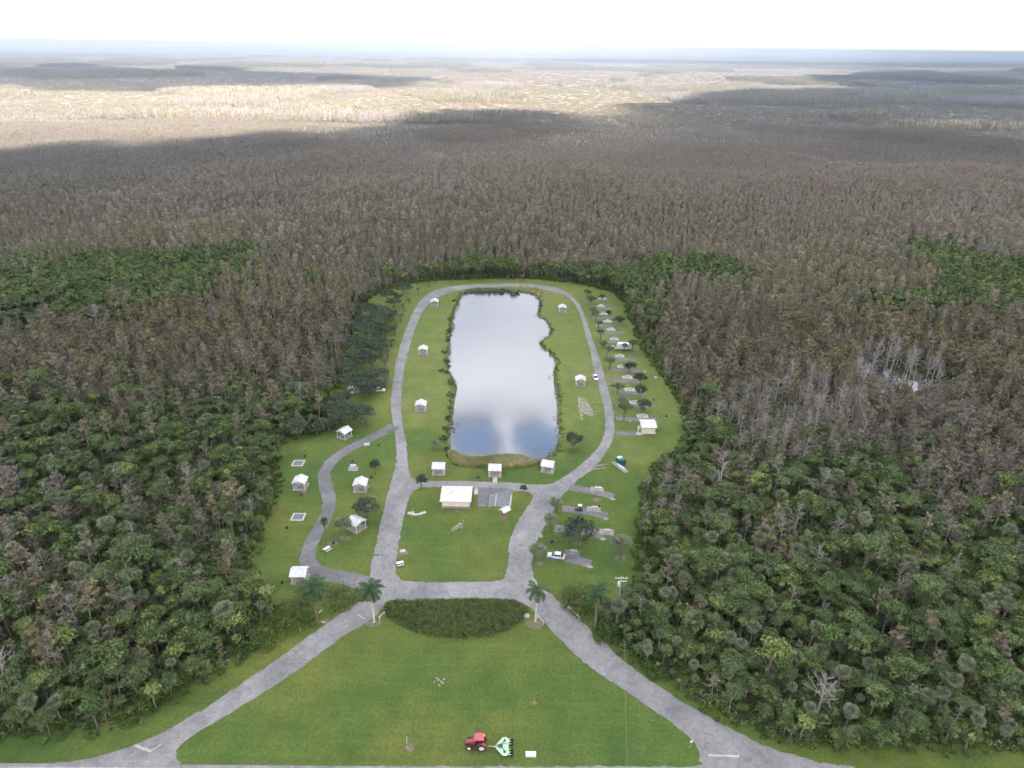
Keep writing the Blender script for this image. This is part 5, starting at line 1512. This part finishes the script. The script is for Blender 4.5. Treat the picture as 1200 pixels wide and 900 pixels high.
# cut palm boots and fronds lying by the shaggy palm
def frond(px, py, rz, L, label):
    xx, yy = P(px, py); m = MB(); random.seed(int(px))
    m.path([(0, 0, .05), (L * .5, .1, .25), (L, 0, .08)], [.09, .05, .01], 5)
    for k in range(16):
        t_ = .25 + .75 * k / 16
        for sg in (-1, 1):
            m.add([(L * t_, 0, .2), (L * t_ + .06, 0, .2), (L * t_ + .3, sg * .5 * (1.1 - t_), .06)], [(0, 1, 2)])
    tag(m.obj('dead_frond', 'dead_frond', None, (xx, yy, .04), rz), label, 'palm frond')
frond(373, 720, 1.2, 1.7, 'pale dead palm frond standing in the thicket under the shaggy palm')
frond(376, 729, -.3, 1.3, 'pale dead palm frond lying at the edge of the west entrance road')
frond(350, 735, .9, 1.5, 'dead palm frond lying in the creepers at the forest edge, upper one')
frond(352, 741, 1.9, 1.2, 'dead palm frond lying in the creepers at the forest edge, lower one')

# waste containers on the grey pad
xx, yy = P(726.5, 546)
a0 = math.atan2(P(735, 553)[1] - P(719, 541)[1], P(735, 553)[0] - P(719, 541)[0])
slab_thing('container_pad', 726.5, 547.5, (7.0, 1.7, .12), a0, 'concrete', 'long grey pad under the green waste container by the forest', 'pad')
o = thing('waste_container', 'dark green waste container with a pale lid on the eastern grass', 'waste container', (xx + .35, yy + 1.6, .03), a0)
m = MB(); m.prism([(-1.35, .15), (1.35, .15), (1.5, 1.25), (1.3, 1.75), (-1.3, 1.75), (-1.5, 1.25)], -.95, .95); m.obj('body', 'bin_green', o, bevel=.04)
m = MB(); m.box((-.75, .1, 1.81), (1.2, 1.7, .07)); m.obj('lid', 'bin_blue', o)
m = MB(); m.box((.68, -.1, 1.80), (1.2, 1.75, .06)); m.obj('lid', 'bin_green', o)
for sx in (-1, 1):
    m = MB(); m.box((sx * .9, 0, .085), (.2, 1.7, .13)); m.obj('skid', 'dark_metal', o)
    m = MB(); m.box((sx * 1.5, 0, 1.0), (.14, 1.2, .16)); m.obj('lift_sleeve', 'bin_green', o)
xx, yy = P(728, 548.5)
o = thing('canoe', 'long narrow pale blue canoe lying beside the green waste container', 'canoe', (xx, yy, .16), a0)
L_ = 4.2; sec = []
m = MB(); N_ = 9
for j in range(N_):
    t_ = -1 + 2 * j / (N_ - 1); w_ = .42 * math.sqrt(max(.02, 1 - t_ * t_)); hz_ = .38 + .12 * t_ * t_
    sec.append([(L_ / 2 * t_, -w_, hz_), (L_ / 2 * t_, -w_ * .75, .1), (L_ / 2 * t_, 0, 0.0), (L_ / 2 * t_, w_ * .75, .1), (L_ / 2 * t_, w_, hz_), (L_ / 2 * t_, w_ * .85, hz_ - .03), (L_ / 2 * t_, 0, .12 + .2 * t_ * t_), (L_ / 2 * t_, -w_ * .85, hz_ - .03)])
vs = [v for s_ in sec for v in s_]
m.add(vs, [(j * 8 + q, j * 8 + (q + 1) % 8, (j + 1) * 8 + (q + 1) % 8, (j + 1) * 8 + q) for j in range(N_ - 1) for q in range(8)] + [tuple(range(8)), tuple(range(8 * N_ - 1, 8 * N_ - 9, -1))])
m.obj('hull', 'bin_blue', o)
for tx in (-.9, .9):
    m = MB(); m.box((tx, 0, .34), (.22, .62, .04)); m.obj('thwart', 'white_paint', o)

# vehicles ---------------------------------------------------------------
def wheel(o, x_, y_, r_, w_, hub='galvanised'):
    m = MB(); m.tube((0, -w_ / 2, 0), (0, w_ / 2, 0), r_, r_, 16)
    t_ = m.obj('wheel', 'rubber', o); t_.location = (x_, y_, r_)
    m = MB(); m.tube((0, -w_ / 2 - .012, 0), (0, w_ / 2 + .012, 0), r_ * .6, r_ * .6, 12); m.obj('rim', hub, t_)

def loft(m, secs):
    """closed sections of equal length joined along x"""
    n = len(secs[0]); vs = [v for s_ in secs for v in s_]
    m.add(vs, [(j * n + q, j * n + (q + 1) % n, (j + 1) * n + (q + 1) % n, (j + 1) * n + q) for j in range(len(secs) - 1) for q in range(n)] + [tuple(range(n))[::-1], tuple(range(n * (len(secs) - 1), n * len(secs)))])
def car(px, py, rz, label, cat, paint, kind='car'):
    xx, yy = P(px, py)
    o = thing({'car': 'parked_car', 'pickup': 'pickup_truck'}[kind], label, cat, (xx, yy, .07), rz)
    L_ = 4.6 if kind == 'car' else 5.4
    hw = .9
    prof = [(-L_ / 2, .70, .86), (-L_ / 2 + .12, .86, .93), (-L_ / 2 + .9, .93, 1.0), (-.4, .93, 1.0), (L_ * .18, .92, 1.0), (L_ / 2 - .35, .84, .95), (L_ / 2, .62, .84)]
    m = MB(); loft(m, [[(x_, -hw * k, .28), (x_, hw * k, .28), (x_, hw * k, z_ * .75), (x_, hw * k * .93, z_), (x_, -hw * k * .93, z_), (x_, -hw * k, z_ * .75)] for x_, z_, k in prof])
    m.obj('body', paint, o, bevel=.05)
    c0, c1, c2, c3 = ((-1.9, -1.45, .35, 1.15) if kind == 'car' else (-.75, -.6, .75, 1.45))
    m = MB(); loft(m, [[(x_, -w_, zb), (x_, w_, zb), (x_, w_ * .86, zt), (x_, -w_ * .86, zt)] for x_, w_, zb, zt in ((c0, .78, .90, .94), (c1 + .2, .78, .90, 1.45), (c2, .78, .90, 1.47), (c3, .80, .90, .95))]); m.obj('cabin', 'glass_dark', o)
    m = MB(); m.box(((c1 + .2 + c2) / 2, 0, 1.475), (c2 - c1 - .2, 1.30, .06)); m.obj('roof', paint, o, bevel=.03)
    for x_ in (c1 + .25, (c1 + c2) / 2 + .1, c2):
        for sg in (-1, 1):
            m = MB(); m.tube((x_, sg * .775, .92), (x_, sg * .675, 1.46), .035, .035, 4); m.obj('pillar', paint, o)
    if kind == 'pickup':
        for y_, l_ in ((-.80, 0), (.80, 0)):
            m = MB(); m.box((-1.65, y_, 1.0), (1.75, .10, .28)); m.obj('bed_side', paint, o)
        m = MB(); m.box((-2.56, 0, 1.0), (.09, 1.5, .28)); m.obj('tailgate', paint, o)
        m = MB(); m.box((-1.65, 0, .955), (1.7, 1.46, .03)); m.obj('bed_floor', 'dark_metal', o)
    for sx in (-L_ * .30, L_ * .31):
        for sg in (-1, 1):
            wheel(o, sx, sg * .82, .33, .22)
    for sg in (-1, 1):
        m = MB(); m.box((L_ / 2 - .06, sg * .55, .55), (.12, .36, .14)); m.obj('headlight', 'lamp_glass', o)
        m = MB(); m.box((-L_ / 2 + .03, sg * .60, .62), (.08, .26, .16)); m.obj('tail_light', 'red_lens', o)
        m = MB(); m.box((c3 - .25, sg * .98, .98), (.1, .2, .13)); m.obj('mirror', paint, o)
    for x_, nm in ((L_ / 2 + .01, 'bumper'), (-L_ / 2 - .01, 'bumper')):
        m = MB(); m.box((x_, 0, .38), (.1, 1.5, .16)); m.obj(nm, 'dark_metal', o)
    return o
car(651.5, 653.5, math.pi - .18, 'silver car parked with its rear toward the dark table pad', 'car', 'silver_paint')
car(718, 409.3, math.pi, 'white pickup truck in front of the white camping trailer', 'pickup truck', 'white_paint', 'pickup')
car(443.5, 458.5, -.05, 'white pickup truck under the oaks on the west verge', 'pickup truck', 'white_paint', 'pickup')
car(697.5, 444, -math.pi / 2 + .12, 'white car parked on the verge of the east road above the sandy patch', 'car', 'white_paint')

def trailer(px, py, rz, L_, label, bump=True):
    xx, yy = P(px, py)
    o = thing('camping_trailer', label, 'trailer', (xx, yy, .07), rz)
    m = MB(); m.prism([(-L_ / 2, .5), (L_ / 2 - .2, .5), (L_ / 2, 1.0), (L_ / 2 - .15, 2.5), (L_ / 2 - .6, 2.95), (-L_ / 2 + .2, 2.95), (-L_ / 2, 2.7)], -1.2, 1.2); m.obj('body', 'white_paint', o, bevel=.08)
    if bump:
        m = MB(); m.box((-.4, 1.45, 1.75), (3.2, .55, 1.9)); m.obj('slide_out', 'white_paint', o)
    for x_ in (-2.0, -.4, 1.4):
        if abs(x_) < L_ / 2 - .5:
            m = MB(); m.box((x_, -1.21, 1.9), (.8, .03, .55)); m.obj('window', 'glass_dark', o)
    m = MB(); m.box((.6, -1.22, 1.45), (.65, .04, 1.75)); dr = m.obj('door', 'silver_paint', o)
    m = MB(); m.box((.85, -1.26, 1.4), (.05, .04, .14)); m.obj('handle', 'dark_metal', dr)
    m = MB(); m.box((-.6, 0, 3.03), (.7, .7, .16)); m.obj('roof_vent', 'grey_wood', o)
    m = MB(); m.box((1.0, .2, 3.03), (.9, .6, .14)); m.obj('air_conditioner', 'white_paint', o)
    m = MB(); m.tube((L_ / 2 - .2, -.5, .5), (L_ / 2 + 1.1, 0, .5), .05, .05, 5); m.tube((L_ / 2 - .2, .5, .5), (L_ / 2 + 1.1, 0, .5), .05, .05, 5); m.obj('tow_bar', 'dark_metal', o)
    for x_ in (-.5, .4):
        for sg in (-1, 1): wheel(o, x_, sg * 1.05, .34, .22)
    return o
trailer(731, 409.5, math.pi, 6.2, 'large white camping trailer behind the white pickup on the east row')
trailer(415, 461, 0, 4.6, 'white camping trailer half hidden by oaks west of the white pickup', False)

# dark cart on the second lower spur
xx, yy = P(678.5, 598)
o = thing('utility_cart', 'dark open utility cart parked on the spur by a round cabbage palm', 'cart', (xx, yy, .07), -.15)
m = MB(); m.box((0, 0, .5), (2.2, 1.2, .35), 0, .94); m.obj('body', 'dark_metal', o, bevel=.05)
m = MB(); m.box((-.55, 0, .80), (.9, 1.1, .22)); m.obj('cargo_box', 'grey_gravel', o)
m = MB(); m.box((.2, 0, .80), (.5, 1.0, .14)); m.obj('seat', 'rubber', o)
m = MB(); m.box((.2, 0, 1.7), (1.2, 1.15, .05)); m.obj('canopy', 'galvanised', o)
for sx in (-.3, .7):
    for sg in (-1, 1):
        m = MB(); m.tube((sx, sg * .52, .65), (sx, sg * .52, 1.7), .025, .025, 5); m.obj('roof_post', 'dark_metal', o)
for sx in (-.75, .75):
    for sg in (-1, 1): wheel(o, sx, sg * .55, .27, .2)
# small campsite gear seen as dark dots near the road
xx, yy = P(647, 636)
o = thing('bicycle_trailer', 'small dark wheeled trailer on the soil above the silver car', 'trailer', (xx, yy, .05), .4)
m = MB(); m.box((0, 0, .42), (1.1, .75, .35), 0, .9); m.obj('tub', 'rubber', o)
m = MB(); m.tube((.55, 0, .35), (1.3, 0, .3), .025, .025, 5); m.obj('tow_bar', 'galvanised', o)
for sg in (-1, 1): wheel(o, 0, sg * .46, .25, .1)

# tractor and mower ------------------------------------------------------
tx, ty = P(559.5, 874.5)
o = thing('tractor', 'red farm tractor with a pink red cab roof on the front lawn facing west', 'tractor', (tx, ty, .03), math.pi)
m = MB(); loft(m, [[(x_, -w_, z0), (x_, w_, z0), (x_, w_, z1 - .12), (x_, w_ * .7, z1), (x_, -w_ * .7, z1), (x_, -w_, z1 - .12)] for x_, w_, z0, z1 in ((.35, .42, .95, 1.75), (1.2, .40, .95, 1.68), (1.85, .36, .95, 1.55), (2.0, .30, 1.0, 1.40))]); m.obj('hood', 'red_paint', o, bevel=.03)
m = MB(); m.box((2.02, 0, 1.18), (.06, .5, .32)); m.obj('grille', 'dark_metal', o)
for sg in (-1, 1):
    m = MB(); m.box((2.04, sg * .19, 1.36), (.05, .16, .09)); m.obj('headlight', 'lamp_glass', o)
m = MB(); m.box((.5, 0, .72), (3.0, .5, .45)); m.obj('chassis', 'dark_metal', o)
m = MB(); m.box((2.15, 0, .75), (.3, .8, .45)); m.obj('front_weight', 'dark_metal', o)
m = MB(); loft(m, [[(x_, -w_, .95), (x_, w_, .95), (x_, w_ * .93, 2.5), (x_, -w_ * .93, 2.5)] for x_, w_ in ((-1.0, .68), (.35, .72))]); m.obj('cab_glass', 'glass_dark', o)
for sx in (-.98, -.25, .33):
    for sg in (-1, 1):
        m = MB(); m.tube((sx, sg * .73, .95), (sx, sg * .68, 2.52), .04, .04, 5); m.obj('cab_pillar', 'dark_metal', o)
m = MB(); loft(m, [[(x_, -w_, 2.5), (x_, w_, 2.5), (x_, w_, 2.62), (x_, w_ * .8, z_), (x_, -w_ * .8, z_), (x_, -w_, 2.62)] for x_, w_, z_ in ((-1.25, .78, 2.66), (-1.0, .86, 2.74), (.3, .86, 2.74), (.6, .76, 2.66))]); m.obj('cab_roof', 'red_roof', o, bevel=.03)
m = MB(); m.box((-1.3, -.35, 2.6), (.18, .3, .12)); m.obj('work_light', 'yellow_paint', o)
for sg in (-1, 1):
    m = MB(); n = 7; y0, y1 = sorted((sg * .70, sg * 1.18))
    pr_ = [(-.85 + .98 * math.cos(a), .85 + .98 * math.sin(a)) for a in np.linspace(math.radians(15), math.radians(165), n)]
    pr2 = [(-.85 + .92 * math.cos(a), .85 + .92 * math.sin(a)) for a in np.linspace(math.radians(165), math.radians(15), n)]
    m.prism(pr_ + pr2, y0, y1); m.obj('fender', 'red_paint', o)
    wheel(o, -.85, sg * .98, .86, .46, 'white_paint'); wheel(o, 1.55, sg * .86, .60, .36, 'white_paint')
    m = MB(); m.box((.35, sg * .86, .75), (.5, .3, .06)); m.obj('step', 'dark_metal', o)
m = MB(); m.tube((.75, .48, 1.4), (.75, .48, 2.5), .05, .05, 6); m.obj('exhaust_pipe', 'dark_metal', o)
mx_, my_ = P(588, 877)
o = thing('mower', 'pale green folding wing mower hitched behind the red tractor', 'mower', (mx_, my_, .03), math.pi)
A = math.atan2(0, 1)
m = MB(); m.tube((2.6, 0, .55), (1.2, 0, .5), .07, .09, 6); m.obj('tongue', 'mower_green', o)
m = MB(); m.slab([(1.6, 0.0), (.3, .55), (-1.2, .62), (-1.35, .0), (-1.2, -.62), (.3, -.55)][::-1], .38, .50); m.obj('centre_deck', 'mower_green', o, bevel=.02)
for sg in (-1, 1):
    pl_ = [(1.25, sg * .20), (-.15, sg * 1.95), (-.9, sg * 1.98), (-1.45, sg * 1.35), (-1.3, sg * .68), (.3, sg * .60)]
    if sg > 0: pl_ = pl_[::1]
    else: pl_ = pl_[::-1]
    m = MB(); m.slab(pl_[::-1] if False else pl_, .44, .58); m.obj('wing_deck', 'mower_green', o, bevel=.02)
    m = MB(); m.tube((-.55, sg * 1.2, .6), (-.55, sg * 1.2, .85), .22, .18, 10); m.obj('gearbox', 'bin_green', o)
    m = MB(); m.tube((.1, sg * .15, .85), (-.5, sg * 1.15, .78), .06, .06, 6); m.obj('drive_shaft', 'dark_metal', o)
    for yy_ in (.55, 1.15, 1.7):
        m = MB(); m.box((-1.6, sg * yy_, .50), (.75, .09, .10)); m.obj('wheel_arm', 'mower_green', o)
        wheel(o, -1.9, sg * yy_, .30, .2, 'rubber')
m = MB(); m.box((.25, 0, .72), (.8, .45, .4)); m.obj('gearbox', 'bin_green', o)
m = MB(); m.tube((2.5, .0, .75), (.6, 0, .8), .06, .06, 6); m.obj('drive_shaft', 'dark_metal', o)

# ------------------------------------------------------------------ haze: one closed box of even, thin air round everything below the clouds
hz = MB(); hz.box((0, 0, 61.5), (84000, 84000, 125.0))
HM = bpy.data.materials.new('haze'); HM.use_nodes = True
ht = HM.node_tree; ht.nodes.remove(ht.nodes['Principled BSDF'])
pv = ht.nodes.new('ShaderNodeVolumePrincipled')
pv.inputs['Color'].default_value = (0.76, 0.79, 0.885, 1)
pv.inputs['Density'].default_value = HAZE = 2.0e-4
pv.inputs['Anisotropy'].default_value = 0.2
ht.links.new(pv.outputs[0], ht.nodes['Material Output'].inputs['Volume'])
MAT['haze'] = HM
tag(hz.obj('haze', 'haze'), kind='stuff')
